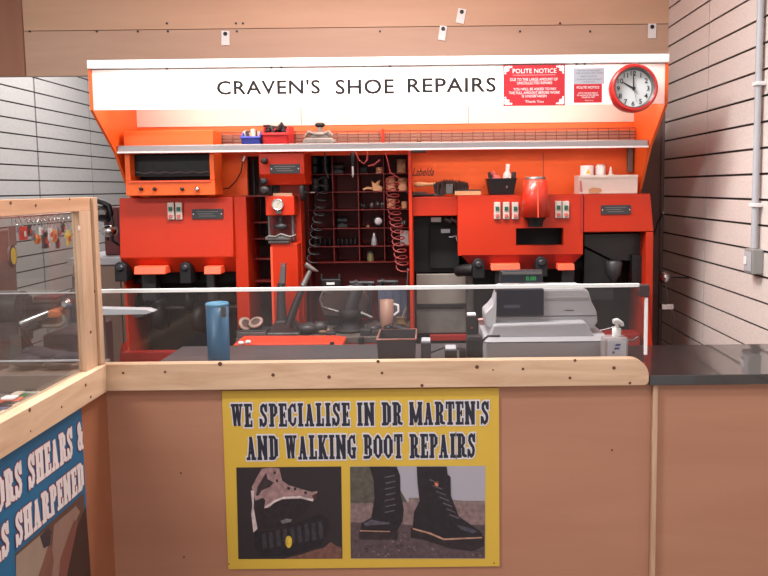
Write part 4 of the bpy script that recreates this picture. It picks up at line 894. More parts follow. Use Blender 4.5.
part('staff_desk', MB().box(XC-.05, P(645, 360, 2).x, D0+.02, 2.66, .97, 1.0), mat('dark_laminate', (72, 70, 72), .4), t, .002)
m = MB()
for px, py in ((181, 473), (184, 557), (612, 450)): c = P(px, py, D0); m.cyl((c.x, D0-.001, c.z), .003, .002, 'Y', 8)
part('screw', m, KNOT, t)
tz1 = P(705, 374.8, 1.89).z; tz0 = P(705, 385, 1.89).z; yb = 1.89*0+ (lambda r: (tz1-CZ)/r.z*r.y)(ray(705, 344.5))
single('black_worktop', MB().box(P(649.5, 380, 1.89).x, 1.9, 1.89, yb, tz0, tz1), mat('black_granite_laminate', (13, 13, 16), .32, var=.1, vs=60, spec=.8, coat=.85), 'glossy black worktop on the right end of the counter', 'worktop', bevel=.002)
# glass screen
gz0 = beam_t+.0; gz1 = P(380, 289.5, D0+.02).z
GX0 = P(-60, 290, D0+.02).x; GX1 = P(645.5, 300, D0+.02).x
t = thing('glass_screen', 'low glass screen with a white edge strip standing behind the pine rail', 'screen'); y = D0+.012
part('pane', MB().box(GX0, GX1, y, y+.004, gz0-.02, gz1), GLASS, t)
part('top_edge', MB().box(P(99.5, 290, y).x, GX1-.02, y-.003, y+.007, gz1, gz1+.010), WHT, t, .001, label='white top edge strip')
part('top_edge', MB().box(GX0, XC-.03, y, y+.004, gz1, gz1+.003), LGR, t, label='thin grey top edge strip')
part('side_edge', MB().box(GX1-.004, GX1+.004, y-.003, y+.007, gz0+.0, gz1-.03), WHT, t, .001, label='white side edge strip')
c = P(644, 289.5, y); part('corner_joint', MB().box(c.x-.014, c.x+.014, y-.009, y+.014, c.z-.02, c.z+.014), mat('corner_dark', (60, 42, 44), .5), t, .003, label='dark brown corner joint')
part('bottom_edge', MB().box(GX0, XC-.03, y-.002, y+.006, gz0-.0, gz0+.004), LGR, t)
# left display booth frame
YP0 = PX(83.5, 300, XLc).y; YP1 = PX(96, 300, XLc).y
zr1 = PX(50, 198.5, XLc).z; zr0_ = PX(75, 211.5, XLc).z
t = thing('pine_booth_frame', 'tall pine frame with a glass side pane at the left of the counter', 'frame')
part('post', MB().box(XLc-.02, XLc+.0, YP0, YP1, beam_t+.001, zr0_), PINE_Z, t, .001)
part('post', MB().box(XLc, P(98.8, 300, YP1+.0).x, YP1-.004, min(YP1+.02, D0+.011), beam_t+.001, zr1), PINE_Z, t, .001, label='narrow front batten of the corner post')
part('top_rail', MB().box(XLc-.02, XLc, .4, YP1, zr0_, zr1), wood('pine_rail', (184, 138, 106), (212, 166, 134), 'Y'), t, .001)
for px, py, r in ((11, 203, 1.8), (36, 205.5, 1.5), (70, 199, 1.2)): c = PX(px, py, XLc+.001); r = r/F*c.y; part('knot', MB().lathe([(r, -.0005), (r, .0005)], (XLc+.0004, c.y, c.z), 'X', 10), KNOT, t)
for px, py, r in ((91, 332, 1.6), (96, 291, 1.4)): c = PX(px, py, XLc+.001); r = r/F*c.y; part('knot', MB().lathe([(r, -.0005), (r, .0005)], (XLc+.0004, min(c.y, YP1-.005), c.z), 'X', 10), KNOT, t)
part('side_pane', MB().box(XLc-.016, XLc-.012, .4, YP0, beam_t+.001, zr0_), GLASS2, t)
c = PX(79, 228, XLc+.001); part('round_sticker', MB().cyl((XLc+.0002, c.y, c.z), .0065, .001, 'X', 16), CRM, t)
# display shelf inside the booth with flat packets
SZ = 1.045
t = thing('display_ledge', 'grey brown display ledge inside the left booth', 'ledge')
part('ledge_top', MB().box(-1.6, XLc-.027, .5, 1.9, SZ-.02, SZ), mat('ledge_grey', (116, 108, 106), .5), t, .002)
part('back_board', MB().box(-1.6, XC-.03, 1.902, 1.93, SZ-.03, P(40, 374, 1.92).z), mat('ledge_back', (108, 98, 94), .6), t)
cols = [('green_pack', (70, 150, 96)), ('white_pack', (214, 216, 212)), ('orange_pack', (222, 100, 70)), ('blue_pack', (86, 100, 150)), ('pale_blue_pack', (150, 158, 184)), ('grey_pack', (150, 156, 160))]
spots = [(6, 387, 14, 0, 'mint green blister pack lying at the back of the booth ledge, far left'), (34, 388, 20, 1, 'white blister pack lying at the back of the booth ledge beside the pine rail'),
         (18, 393, 14, 0, 'second green pack just in front of the back row on the ledge'), (10, 397, 20, 2, 'orange topped pack lying in the middle of the booth ledge'), (8, 403, 22, 3, 'dark blue pack lying in front of the orange pack'),
         (20, 404, 16, 4, 'pale blue pack lying beside the dark blue pack'), (4, 412, 12, 5, 'grey pack nearest to the camera on the booth ledge')]
for k, (px, py, w, ci, lb) in enumerate(spots):
    rr = ray(px, py); tt_ = (SZ+.01-CZ)/rr.z; y_ = rr.y*tt_; x_ = rr.x*tt_; hw = w/2/F*y_
    x1_ = min(x_+hw, XLc-.03)
    g = thing('blister_pack', lb, 'packet'); part('card', MB().box(x1_-2*hw, x1_, y_-.02, y_+.02, SZ+.0005, SZ+.004), mat(cols[ci][0], cols[ci][1], .5), g)
    part('blister', MB().box(x1_-1.7*hw, x1_-.3*hw, y_-.014, y_+.014, SZ+.0042, SZ+.012), [WHT, GRY, CRM][k % 3], g, .003)
# hanging key rings
t = thing('keyring_rail', 'thin steel hanging rail under the pine rail in the booth', 'rail'); RX = -1.02; RZ = PX(40, 215, RX).z
part('rail', MB().tube([(RX, .8, RZ), (RX, PX(72, 215, RX).y, RZ)], .003), CHR, t)
part('end_bracket', MB().box(RX, XLc-.02, PX(72, 215, RX).y-.004, PX(72, 215, RX).y+.004, RZ-.006, RZ+.006), MGR, t)
kc = {'red': (190, 50, 44), 'orange': (206, 128, 56), 'yellow': (206, 176, 70), 'grey': (120, 120, 128), 'black': (48, 44, 50), 'white': (206, 204, 204)}
rings = [(22, 228, 'red', 16, 'wide red tag'), (28, 226, 'black', 14, 'long black tag'), (36, 236, 'orange', 13, 'round orange tag'), (43, 236, 'black', 18, 'tall dark figure shaped tag'), (49, 231, 'white', 14, 'white tag'),
         (53, 233, 'orange', 14, 'orange and dark tag'), (58, 230, 'grey', 12, 'small grey tag'), (67, 236, 'yellow', 16, 'yellow cross shaped tag'),
         (17, 224, 'grey', 9, 'pale short tag beside the backing card'), (32, 231, 'grey', 12, 'dull metal tag left of the round orange one'), (40, 228, 'white', 9, 'tiny white tag'), (46, 242, 'red', 8, 'little low red tag'), (56, 241, 'black', 12, 'low hanging black tag'), (62, 226, 'black', 10, 'short black tag next to the cross shaped one')]
for k, (px, py, cn, h, desc) in enumerate(rings):
    c = PX(px, 215, RX); sc = c.y/F; L = (py-213)*sc; hh = h*sc; x = RX
    g = thing('keyring', f'keyring with a {desc} hanging in the booth', 'keyring')
    part('split_ring', MB().tube([(x+.0005+.008*math.cos(a)*0, c.y+.009*math.cos(a), RZ-.008+.009*math.sin(a)) for a in [i*PI/8 for i in range(17)]], .0014, 6), CHR, g)
    part('chain', MB().tube([(x, c.y, RZ-.017), (x, c.y+.002, RZ-L*.6), (x, c.y, RZ-L+hh*.3)], .0016, 6), CHR, g)
    zc_ = RZ-L-hh*.1; w = hh*.28
    mm_ = mat('tag_'+cn, kc[cn], .4)
    if desc.startswith('round'): mb = MB().lathe([(w*1.3, -.003), (w*1.3, .003)], (x, c.y, zc_), 'X', 18)
    elif 'cross' in desc: mb = MB().box(x-.003, x+.003, c.y-w*.5, c.y+w*.5, zc_-hh*.5, zc_+hh*.45).box(x-.0028, x+.0028, c.y-w*1.2, c.y+w*1.2, zc_, zc_+hh*.25)
    elif 'figure' in desc: mb = MB().ball((x, c.y, zc_+hh*.35), w*.7, n=8).box(x-.004, x+.004, c.y-w*.6, c.y+w*.6, zc_-hh*.15, zc_+hh*.2).box(x-.004, x+.004, c.y-w*.55, c.y-w*.15, zc_-hh*.5, zc_-hh*.15).box(x-.004, x+.004, c.y+w*.15, c.y+w*.55, zc_-hh*.5, zc_-hh*.15)
    else: mb = MB().box(x-.003, x+.003, c.y-w*(1.3 if 'wide' in desc else .7), c.y+w*(1.3 if 'wide' in desc else .7), zc_-hh*.45, zc_+hh*.4)
    part('tag', mb, mm_, g, .001)
    part('tag_inlay', MB().box(x+.0045, x+.0055, c.y-w*.35, c.y+w*.35, zc_-hh*.22, zc_+hh*.1), mat('tag_red', kc['red'], .4) if cn != 'red' else mat('tag_white', kc['white'], .4), g)
c = PX(11, 215, RX); g = thing('keyring', 'large keyring on a brown card with a yellow oval tag, far left', 'keyring'); sc = c.y/F
part('backing_card', MB().box(RX-.002, RX+.001, c.y-6*sc, c.y+6*sc, PX(11, 246, RX).z, PX(11, 226, RX).z), mat('card_brown', (120, 84, 80), .6), g)
part('chain', MB().tube([(RX, c.y, RZ-.003), (RX, c.y, PX(11, 226, RX).z)], .0015, 6), CHR, g)
a = PX(12, 256, RX); M = Matrix.Diagonal((1, .55, 1, 1))
part('oval_tag', MB().lathe([(11.5*sc, -.003), (11.5*sc, .003)], (RX, a.y, a.z), 'X', 24, M), mat('oval_rim', (84, 60, 62), .5), g)
part('oval_centre', MB().lathe([(8.5*sc, .0035), (8.5*sc, .0045)], (RX, a.y, a.z), 'X', 24, M), mat('tag_yellow', kc['yellow'], .4), g)

# ------------------------------------------------------------------ left rear bench with key cutting machine
t = thing('side_bench', 'long grey brown bench along the left behind the glass', 'bench'); 
sz = P(50, 327, 2.6).z; x1_ = P(86, 330, 3.1).x
part('bench_top', MB().box(P(21.5, 330, 2.62).x, x1_, 2.6, 3.1, sz-.035, sz), mat('side_bench_top', (118, 104, 96), .5), t, .004)
part('leg', MB().tube([P(18, 324, 2.62), P(38, 360, 2.62), (P(38, 360, 2.62).x+.25, 2.62, .02)], .011), BLK, t)
part('leg', MB().box(x1_-.05, x1_-.01, 2.62, 2.66, 0, sz-.036), MGR, t); part('leg', MB().box(x1_-.05, x1_-.01, 3.04, 3.08, 0, sz-.036), MGR, t)
t = thing('cupboard_box', 'dark brown box on the floor beneath the side bench', 'box'); x0_, x1b, z0_, z1_ = R(44, 335, 76, 380, 2.72)
part('carcass', MB().box(x0_, x1b, 2.72, 3.05, .0, z1_), mat('dark_maroon', (72, 46, 46), .6), t, .004); part('door', MB().box(x0_+.02, x1b-.02, 2.708, 2.719, .05, z1_-.03), mat('dark_maroon2', (60, 38, 40), .6), t, .002)
random.seed(12); k = MB(); c = P(52, 358, 2.3)
for i in range(14): k.ball((c.x+random.uniform(-.09, .09), 2.3+random.uniform(-.04, .04), c.z+random.uniform(-.012, .015)), .03, sx=1.6, sz=.6, n=6)
single('dark_cloth_pile', k, mat('dark_cloth', (52, 46, 54), .9, var=.2, vs=20), 'pile of dark cloth on the stool behind the glass at the left', 'cloth')
zc_ = min(v[2] for v in k.v)
t = thing('stool', 'plain brown stool under the dark cloth pile', 'stool'); part('stool_top', MB().box(c.x-.15, c.x+.15, 2.2, 2.4, zc_-.035, zc_), mat('stool_brown', (110, 92, 84), .6), t, .004)
for sx in (-.13, .13):
    for sy in (2.22, 2.38): part('leg', MB().tube([(c.x+sx, sy, zc_-.035), (c.x+sx, sy, 0)], .012), MGR, t)
D = 2.62
t = thing('key_cutting_machine', 'dark grey key cutting machine with a silver bar lever on the side bench', 'machine')
part('column', MB().box(P(9, 300, D).x, P(20, 300, D).x, D+.01, D+.06, P(8, 317, D).z, P(14, 299, D).z), mat('machine_brown', (78, 66, 66), .5), t, .01)
part('front_plate', MB().box(P(20.2, 310, D).x, P(24.5, 310, D).x, D+.01, D+.06, sz+.0, P(22, 298, D).z), BLK, t, .004)
part('lower_body', MB().box(P(-30, 330, D).x, P(19, 330, D).x, D+.01, D+.1, P(8, 345, D).z, P(8, 316, D).z), MATS['machine_brown'], t, .01)
part('leg', MB().tube([P(3, 344, D)+Vector((0, .05, 0)), Vector((P(3, 344, D).x, D+.05, 0))], .015), MGR, t); part('leg', MB().tube([P(14, 344, D)+Vector((0, .05, 0)), Vector((P(14, 344, D).x, D+.05, 0))], .015), MGR, t)
part('motor', MB().cyl((P(-8, 308, D).x, D+.03, P(-2, 308, D).z), .06, .1, 'X', 24), GRY, t)
part('lever_bar', MB().tube([P(22, 324, D-.03), P(36, 318, D-.02), P(49, 312.5, D)], [.019, .016, .014], 10), CHR, t)
part('lever_guard', MB().tube([P(27, 329, D-.02), P(40, 323, D-.01)], .018, 10), BLK, t)
part('vice_block', MB().box(P(50, 312, D).x, P(62, 312, D).x, D-.02, D+.06, P(56, 317, D).z, P(56, 309.5, D).z), mat('orange_block', (196, 108, 62), .5), t, .006, label='orange vice block')
part('curved_tray', MB().tube([P(62, 315, D), P(65, 322, D), P(60, 326, D), P(42, 326.2, D)], .008), mat('tray_olive', (140, 132, 118), .4), t)
part('top_housing', MB().box(P(27, 303, D+.1).x, P(57, 303, D+.1).x, D+.1, D+.22, P(40, 316, D+.1).z, P(40, 302, D+.1).z), MATS['machine_brown'], t, .01)
part('red_strip', MB().box(P(33, 297, D+.1).x, P(58, 297, D+.1).x, D+.1, D+.2, P(45, 300.5, D+.1).z, P(45, 296.5, D+.1).z), mat('maroon_strip', (96, 40, 44), .5), t, .003)
part('top_cover', MB().box(P(30, 301, D+.1).x, P(60, 301, D+.1).x, D+.09, D+.21, P(40, 302, D+.1).z+.0005, P(40, 300.5, D+.1).z-.0005), MGR, t)
t = thing('engraving_machine', 'small black cluttered machine head beside the orange block', 'machine')
part('body', MB().box(P(62, 308, D).x, P(75, 308, D).x, D+.05, D+.18, sz+.0015, P(68, 304, D).z), BLK, t, .008)
part('spindle', MB().lathe([(.02, 0), (.024, .03), (.012, .05), (.012, .09)], (P(63, 300, D).x, D+.1, P(63, 303, D).z)), GRY, t)
part('chuck', MB().lathe([(.01, -.03), (.02, -.02), (.02, .01), (.008, .02)], P(68, 303, D+.02), 'Y', 16), CHR, t)
part('arm', MB().tube([P(58, 303, D+.05), P(66, 297, D+.05), P(75, 300, D+.05)], .012), GRY, t)
part('cap', MB().cyl((P(64, 285, D).x, D+.1, P(64, 292, D).z), .012, .03), BLK, t); part('stem', MB().tube([(P(64, 285, D).x, D+.1, P(64, 304, D).z), (P(64, 285, D).x, D+.1, P(64, 291, D).z)], .006), MGR, t)
t = thing('tall_locker', 'tall brownish locker far left behind the booth glass', 'locker'); Dk = 2.9
part('carcass', MB().box(P(-40, 300, Dk).x, P(16, 260, Dk+.2).x, Dk, Dk+.2, 0, P(5, 232, Dk).z), mat('locker_brown', (104, 84, 80), .6), t, .004)
part('door', MB().box(P(-38, 300, Dk).x, P(14.5, 260, Dk+.2).x, Dk-.008, Dk-.0005, sz+.02, P(5, 232, Dk).z-.02), mat('locker_brown2', (98, 78, 74), .6), t, .002)
# white worktop and cabinet behind the batten, with gooseneck lamp
t = thing('white_top_cabinet', 'beige cabinet with a white top between the pine post and left machine', 'cabinet'); Dc = 3.75
x0_ = P(67, 262, Dc).x; x1_ = P(126, 262, Dc).x; zt2 = P(100, 258, Dc).z
part('worktop', MB().box(x0_, x1_, Dc, Dc+.45, P(100, 265, Dc).z, zt2), LGR, t, .003)
part('carcass', MB().box(x0_+.02, x1_-.02, Dc+.02, Dc+.45, 0, P(100, 265, Dc).z), mat('cabinet_beige', (142, 120, 108), .6), t, .002)
part('door', MB().box(x0_+.04, x1_-.04, Dc+.008, Dc+.0195, .1, P(100, 265, Dc).z-.02), mat('cabinet_beige2', (136, 114, 102), .6), t, .002)
t = thing('maroon_case', 'dark maroon case standing on the white topped cabinet', 'case'); x0_, x1_, z0_, z1_ = R(104, 207, 119, 256, 3.9)
part('case_body', MB().box(x0_, x1_, 3.9, 4.1, zt2+.001, z1_), mat('maroon_case', (96, 34, 40), .5), t, .006); part('handle', MB().tube([(x0_+.02, 3.89, z1_-.05), (x0_+.02, 3.88, z1_-.12), (x0_+.02, 3.89, z1_-.18)], .006), GRY, t)
t = thing('magnifier_lamp', 'black gooseneck lamp with a silver bowl beside the pine post', 'lamp'); Dm = 3.6
part('gooseneck', MB().tube([P(98, 201, Dm), P(103, 202.5, Dm), P(109, 206, Dm), P(111, 214, Dm), P(108, 220, Dm), P(100, 219, Dm), P(97, 212, Dm)], .014), BLK, t)
part('lamp_head', MB().lathe([(.012, -.06), (.035, -.03), (.042, .0), (.03, .004)], P(103, 214, Dm), 'Y', 20), GRY, t)
part('silver_bowl', MB().ball(P(109, 231, Dm), .034, 1.25, 1, .9, 12), CHR, t)
part('stem', MB().tube([P(111, 214, Dm), P(113, 224, Dm), P(112, 240, Dm), (P(112, 240, Dm).x, Dc+.1, zt2+.01)], .008), GRY, t)
part('clamp_foot', MB().box(P(112, 240, Dm).x-.03, P(112, 240, Dm).x+.03, Dc+.06, Dc+.14, zt2+.001, zt2+.02), BLK, t, .003)
part('bracket_arm', MB().tube([P(98, 231, Dm), P(104, 231, Dm)], .006), CHR, t)

# ------------------------------------------------------------------ things on the staff desk
DZ = 1.001
def stand(t_, x, y, z, m=BLK): pass
t = thing('blue_canister', 'tall blue cylindrical canister with a pale lid rim on the staff desk', 'canister'); D = 2.25
c = P(218, 330, D); r = P(229, 330, D).x-c.x; zt2 = P(218, 303.5, D).z
part('cylinder', MB().lathe([(r*.96, DZ), (r*.97, DZ+.01), (r, zt2-.004), (r*.9, zt2-.004)], (c.x, D, 0), 'Z', 36), mat('blue_drum', (38, 86, 118), .4, var=.12, vs=5), t)
part('rim', MB().lathe([(r*1.02, zt2-.006), (r*1.04, zt2), (r*.95, zt2+.003), (r*.85, zt2-.002)], (c.x, D, 0), 'Z', 36), mat('blue_rim', (66, 124, 158), .4), t)
x0_, x1_, z0_, z1_ = R(221.5, 307, 226, 317, D-r*.9); part('label', MB().xf(Matrix.Identity(4)).box(x0_, x1_, D-r*.93-.003, D-r*.8, z0_, z1_), mat('label_dark', (70, 74, 76), .5), t)
t = thing('black_bin', 'open black plastic bin on the staff desk left of the dark doors', 'bin'); D = 2.2
x0_, x1_, z0_, z1_ = R(377, 339.5, 416, 362, D); cxx = (x0_+x1_)/2; w1 = (x1_-x0_)/2
part('tub', frus(MB(), w1*.9, w1, DZ, z1_, .07, .08, D+.08, .004), mat('bin_black', (58, 52, 56), .4), t); part('rim', MB().tube([(cxx-w1, D, z1_), (cxx+w1, D, z1_), (cxx+w1, D+.16, z1_), (cxx-w1, D+.16, z1_), (cxx-w1, D, z1_)], .003, 6), mat('bin_rim', (170, 110, 96), .4), t)
t = thing('paper_sheets', 'white papers lying on the desk left of the black bin', 'paper'); c = P(355, 357, 2.3)
part('sheet', MB().box(P(336, 357, 2.3).x, P(356, 357, 2.3).x, 2.26, 2.36, DZ, DZ+.012), WHT, t); part('sheet', MB().box(P(358, 357, 2.3).x, P(374, 357, 2.3).x, 2.24, 2.34, DZ, DZ+.01), WHT, t)
# card reader, adaptors
t = thing('card_reader', 'small black upright card reader with a white top on the staff desk', 'card reader'); D = 2.3
x0_, x1_, z0_, z1_ = R(466.5, 316, 477, 336, D)
part('body', MB().box(x0_, x1_, D, D+.03, z0_, z1_), BLK, t, .004); part('white_top', MB().box(x0_+.003, x1_-.003, D-.002, D+.032, z1_, z1_+.007), WHT, t, .002)
part('stand', MB().box(x0_+.004, x1_-.004, D+.01, D+.05, DZ, z0_), LGR, t, .003); part('light', MB().box((x0_+x1_)/2-.003, (x0_+x1_)/2+.003, D-.001, D, z0_+.025, z0_+.03), mat('led_red', (180, 60, 50), .4), t)
for k, (a, b_, yt, lb, m_) in enumerate(((421, 431, 343, 'small grey box with a trailing lead on the desk right of the black bin', GRY), (445, 457, 350.5, 'grey topped black adaptor in the middle of the desk', BLK), (460, 466, 350, 'small black plug beside the adaptor', BLK), (467, 482, 339, 'dark box beside the till on the desk', DBLK))):
    x0_, x1_, z0_, z1_ = R(a, yt, b_, 360, 2.2+.02*k); t = thing('power_adaptor' if k != 3 else 'small_cabinet', lb, 'adaptor' if k != 3 else 'box')
    part('body', MB().box(x0_, x1_, 2.2+.02*k, 2.26+.02*k, DZ, z1_), m_, t, .003)
    part('cover', MB().box(x0_+.002, x1_-.002, 2.202+.02*k, 2.258+.02*k, z1_, z1_+.006), LGR if k < 2 else GRY, t, .001)
t = thing('black_lead', 'thin black lead curling across the desk beside the adaptor', 'cable'); 
part('lead', MB().tube([P(422, 353, 2.4)-Vector((0, .0, 0)), P(432, 352, 2.4), P(445, 347, 2.4), P(458, 348.5, 2.4), P(466, 352, 2.4)], .0035), BLK, t)
t = thing('white_dish', 'shallow pale dish on the desk in front of the adaptors', 'dish'); c = P(439, 358, 2.12); part('dish', MB().lathe([(.02, DZ), (.035, DZ+.014), (.036, DZ+.02), (.03, DZ+.016)], (P(438, 357, 2.12).x, 2.12, 0)), LGR, t); part('rim', MB().lathe([(.036, DZ+.0205), (.038, DZ+.022), (.034, DZ+.023)], (P(438, 357, 2.12).x, 2.12, 0)), WHT, t)
# till
t = thing('cash_till', 'grey cash till with a dark blue touch screen and rounded back', 'till'); D = 2.25
TI = mat('till_grey', (172, 170, 174), .45, var=.02)
part('drawer', MB().box(P(483, 350, D).x, P(604, 350, D).x, D-.12, D+.2, DZ, P(545, 341.5, D-.12).z), TI, t, .006)
part('plinth', MB().pprism([(494, 325), (586, 322), (600, 345), (486, 345)], D-.05, .2), TI, t, .006)
part('body', MB().pprism([(500, 289), (584, 288), (589, 291), (592, 302), (597, 312), (598, 322), (594, 328), (586, 332), (492, 332), (486, 326), (485, 314), (491, 309), (495, 304)], D, .14), TI, t, .008)
part('left_wing', MB().pprism([(495.5, 292), (499, 290), (495, 330), (487, 326), (486, 313), (493, 306)], D-.02, .018), mat('wing_grey', (196, 196, 200), .45), t, .002, label='paler left edge of the till')
part('screen', MB().pbox(495.5, 289.5, 544, 316, D-.02, .03), mat('screen_blue', (14, 15, 34), .3, spec=.2), t, .003, label='dark blue glass touch screen')
part('screen_slot', MB().pbox(504, 305, 520, 308, D-.0215, .002), mat('slot_blue', (64, 68, 84), .4), t)
part('bevel_band', MB().pbox(545.5, 297, 589, 300.5, D-.0035, .004), mat('band_grey', (146, 142, 142), .4), t, .001)
part('seam', MB().pbox(494, 316, 596, 316.6, D-.002, .003), GRY, t)
part('drawer_seam', MB().pbox(484, 341.8, 603, 342.5, D-.122, .003), GRY, t)
part('thermal_slot', MB().pbox(565, 310, 574, 310.8, D-.002, .003), GRY, t)
part('pole', MB().tube([P(521, 284, D+.1), P(521, 290, D+.1)], .012), BLK, t)
dp = part('customer_display', MB().pbox(500.5, 270.5, 543, 283, D+.08, .04), mat('display_black', (28, 32, 40), .25), t, .003, label='black customer display')
part('display_window', MB().pbox(502, 271.8, 542, 274.5, D+.078, .003), MGR, dp, .001)
part('display_digits', text_mb('0.00', P(526, 282, D+.078).x, P(536, 282, D+.078).x, P(530, 280.5, D+.078).z, P(530, 276.5, D+.078).z, D+.0785, offset=.01), mat('digit_green', (40, 140, 70), .5, emis=(40, 150, 70), es=.25), dp)
part('cable', MB().tube([P(500, 336, D-.13), P(488, 336, D-.13), P(482, 341, D-.13), P(480, 352, D-.12)], .004), BLK, t)
t = thing('receipt_pad', 'pink pad of receipts leaning beside the left edge of the till', 'pad'); PK = mat('pink_paper', (206, 162, 158), .7)
part('pad', MB().pprism([(478.5, 320), (487, 319.5), (493, 345), (484, 345)], D+.15, .03), PK, t); part('binding', MB().pprism([(478, 320), (486.5, 319.5), (487, 322), (478.7, 322.5)], D+.145, .0045), mat('pink_dark', (176, 120, 120), .7), t)
part('foot', MB().box(P(484, 345, D+.15).x, P(493, 345, D+.15).x, D+.15, D+.18, DZ, P(488, 345, D+.15).z), PK, t)
t = thing('pink_folder', 'pinkish folder propped behind the right end of the till', 'folder')
part('cover', MB().pprism([(589, 327), (592, 326), (602, 343), (588, 343)], D+.16, .015), mat('folder_pink', (186, 128, 116), .7), t); part('edge', MB().box(P(588, 343, D+.16).x, P(602, 343, D+.16).x, D+.16, D+.175, DZ, P(595, 343, D+.16).z), PK, t)
# hand sanitiser
t = thing('hand_sanitiser', 'square clear hand sanitiser bottle with a white pump and label', 'bottle'); D = 2.02
x0_, x1_, z0_, z1_ = R(604, 337.5, 629, 364, D)
part('bottle', MB().box(x0_, x1_, D, D+.05, DZ, z1_), mat('cloudy_plastic', (166, 156, 158), .15, coat=.4), t, .01)
x0b, x1b, z0b, z1b = R(607.5, 341, 626, 358.5, D); part('label', MB().box(x0b, x1b, D-.001, D, z0b, z1b), mat('label_pale', (208, 212, 222), .5), t)
part('label_mark', MB().pprism([(616, 344, ), (621, 344), (620, 346), (615, 346)], D-.002, .001), mat('label_blue', (46, 62, 140), .5), t); part('label_mark', MB().pprism([(615, 347.5), (620, 347.5), (619, 349.5), (614, 349.5)], D-.002, .001), MATS['label_blue'], t)
part('label_dot', MB().pbox(612.5, 351.5, 614.5, 353.5, D-.002, .001), MATS['label_blue'], t)
c = P(616.5, 337, D+.025)
part('collar', MB().lathe([(.013, 0), (.013, .022), (.006, .024)], (c.x, D+.025, z1_)), WHT, t)
part('pump_stem', MB().cyl((c.x, D+.025, z1_+.024), .005, .012), WHT, t)
part('pump_head', MB().tube([(c.x-.012, D+.02, z1_+.044), (c.x, D+.022, z1_+.045), (c.x+.014, D+.02, z1_+.038), (c.x+.016, D+.02, z1_+.03)], [.007, .009, .006, .005], 10), WHT, t)
t = thing('steel_rods', 'thin steel rods and a white strip sticking out behind the sanitiser', 'rods'); Dr = 2.6
part('rod', MB().tube([P(596, 332, Dr), P(612, 327.5, Dr), P(620, 326, Dr)], .003), CHR, t)
part('rod', MB().tube([P(602, 338, Dr), P(612, 336, Dr), P(632, 341, Dr), P(638, 337, Dr)], .004), MGR, t)
part('holder', MB().tube([(P(602, 338, Dr).x, Dr, P(602, 338, Dr).z), (P(602, 338, Dr).x, Dr-.06, 1.002)], .004), MGR, t)

# ------------------------------------------------------------------ yellow poster
YB = D0-.006
t = thing('poster_board', 'yellow poster about boot repairs with two photographs, fixed to the counter front', 'poster')
x0, x1, z0, z1 = R(225, 389.5, 499.2, 567.8, YB); ZB = beam_b-.001
part('board', MB().box(x0, x1, YB, D0, z0, min(z1, ZB)), mat('poster_yellow', (212, 174, 66), .45, var=.02, vs=2), t)
INK = mat('ink_navy', (38, 38, 52), .5); PWH = mat('print_white', (214, 208, 214), .5)
for body, a, b_, y0, y1 in (("WE SPECIALISE IN DR MARTEN'S", 231.8, 489, 402.5, 425.5), ("AND WALKING BOOT REPAIRS", 247, 475.5, 434.5, 458.5)):
    p0 = P(a, y1, YB); p1 = P(b_, y0, YB); zt2 = P((a+b_)/2, y0, YB).z; zb2 = P((a+b_)/2, y1, YB).z
    for e, dy, m_, nm in ((.075, .0006, PWH, 'lettering_outline'), (.01, .0013, INK, 'lettering')):
        for w_ in slab(body, lambda u, v: (p0.x+(p1.x-p0.x)*u, YB-dy, zb2+(zt2-zb2)*v), e): part(nm, w_, m_, t, label='white outline of the lettering' if e else 'navy slab lettering')
def pic(parent, nm, pts, col, lay, rough=.5):
    m_ = mat('print_%d_%d_%d' % col, col, rough, var=.28, vs=70); return part(nm, MB().add([P(x, y, YB-.0004-.00025*lay) for x, y in pts], [tuple(range(len(pts)))]), m_, parent)
def Z1(L): return [(220+x/4.8, 456+y/4.8) for x, y in L]
def Z2(L): return [(340+x/4.8, 456+y/4.8) for x, y in L]
ph = part('walking_boot_photo', MB().add([P(x, y, YB-.0004) for x, y in Z1([(78, 55), (582, 50), (588, 493), (88, 495)])], [(0, 1, 2, 3)]), mat('print_dark', (46, 38, 42), .5), t, label='dark photograph of an upturned walking boot')
pic(ph, 'ground', Z1([(310, 493), (400, 470), (440, 455), (500, 440), (530, 412), (560, 432), (583, 440), (586, 493)]), (112, 76, 68), 1)
pic(ph, 'sole', Z1([(165, 365), (300, 350), (480, 275), (520, 300), (530, 340), (485, 430), (330, 480), (190, 482), (165, 430)]), (34, 30, 36), 2)
for k in range(9): a = 200+k*34; pic(ph, 'sole_lug', Z1([(a, 372-k*7), (a+18, 368-k*7), (a+26, 440-k*6), (a+6, 452-k*6)]), (58, 52, 58), 3)
pic(ph, 'boot_body', Z1([(168, 255), (200, 215), (440, 215), (420, 255), (385, 300), (335, 335), (200, 355), (172, 345)]), (42, 34, 38), 4)
pic(ph, 'boot_upper', Z1([(200, 62), (240, 55), (285, 60), (298, 118), (330, 140), (395, 160), (440, 172), (468, 168), (462, 200), (445, 218), (385, 205), (300, 208), (260, 225), (235, 248), (212, 250), (218, 212), (205, 200), (170, 215), (152, 150), (175, 105)]), (150, 118, 118), 5)
pic(ph, 'upper_patch', Z1([(172, 190), (180, 150), (222, 78), (228, 110), (258, 128), (240, 148), (200, 165), (185, 190)]), (56, 44, 48), 6)
pic(ph, 'piping', Z1([(212, 252), (240, 240), (265, 222), (300, 206), (385, 202), (445, 218), (448, 208), (385, 192), (300, 196), (262, 212), (225, 236)]), (206, 190, 190), 6)
pic(ph, 'heel_strap', Z1([(148, 165), (164, 168), (162, 250), (180, 350), (160, 367), (150, 280), (155, 230)]), (190, 170, 172), 6)
pic(ph, 'toe_loop', Z1([(440, 190), (466, 178), (472, 200), (452, 212)]), (70, 44, 42), 7)
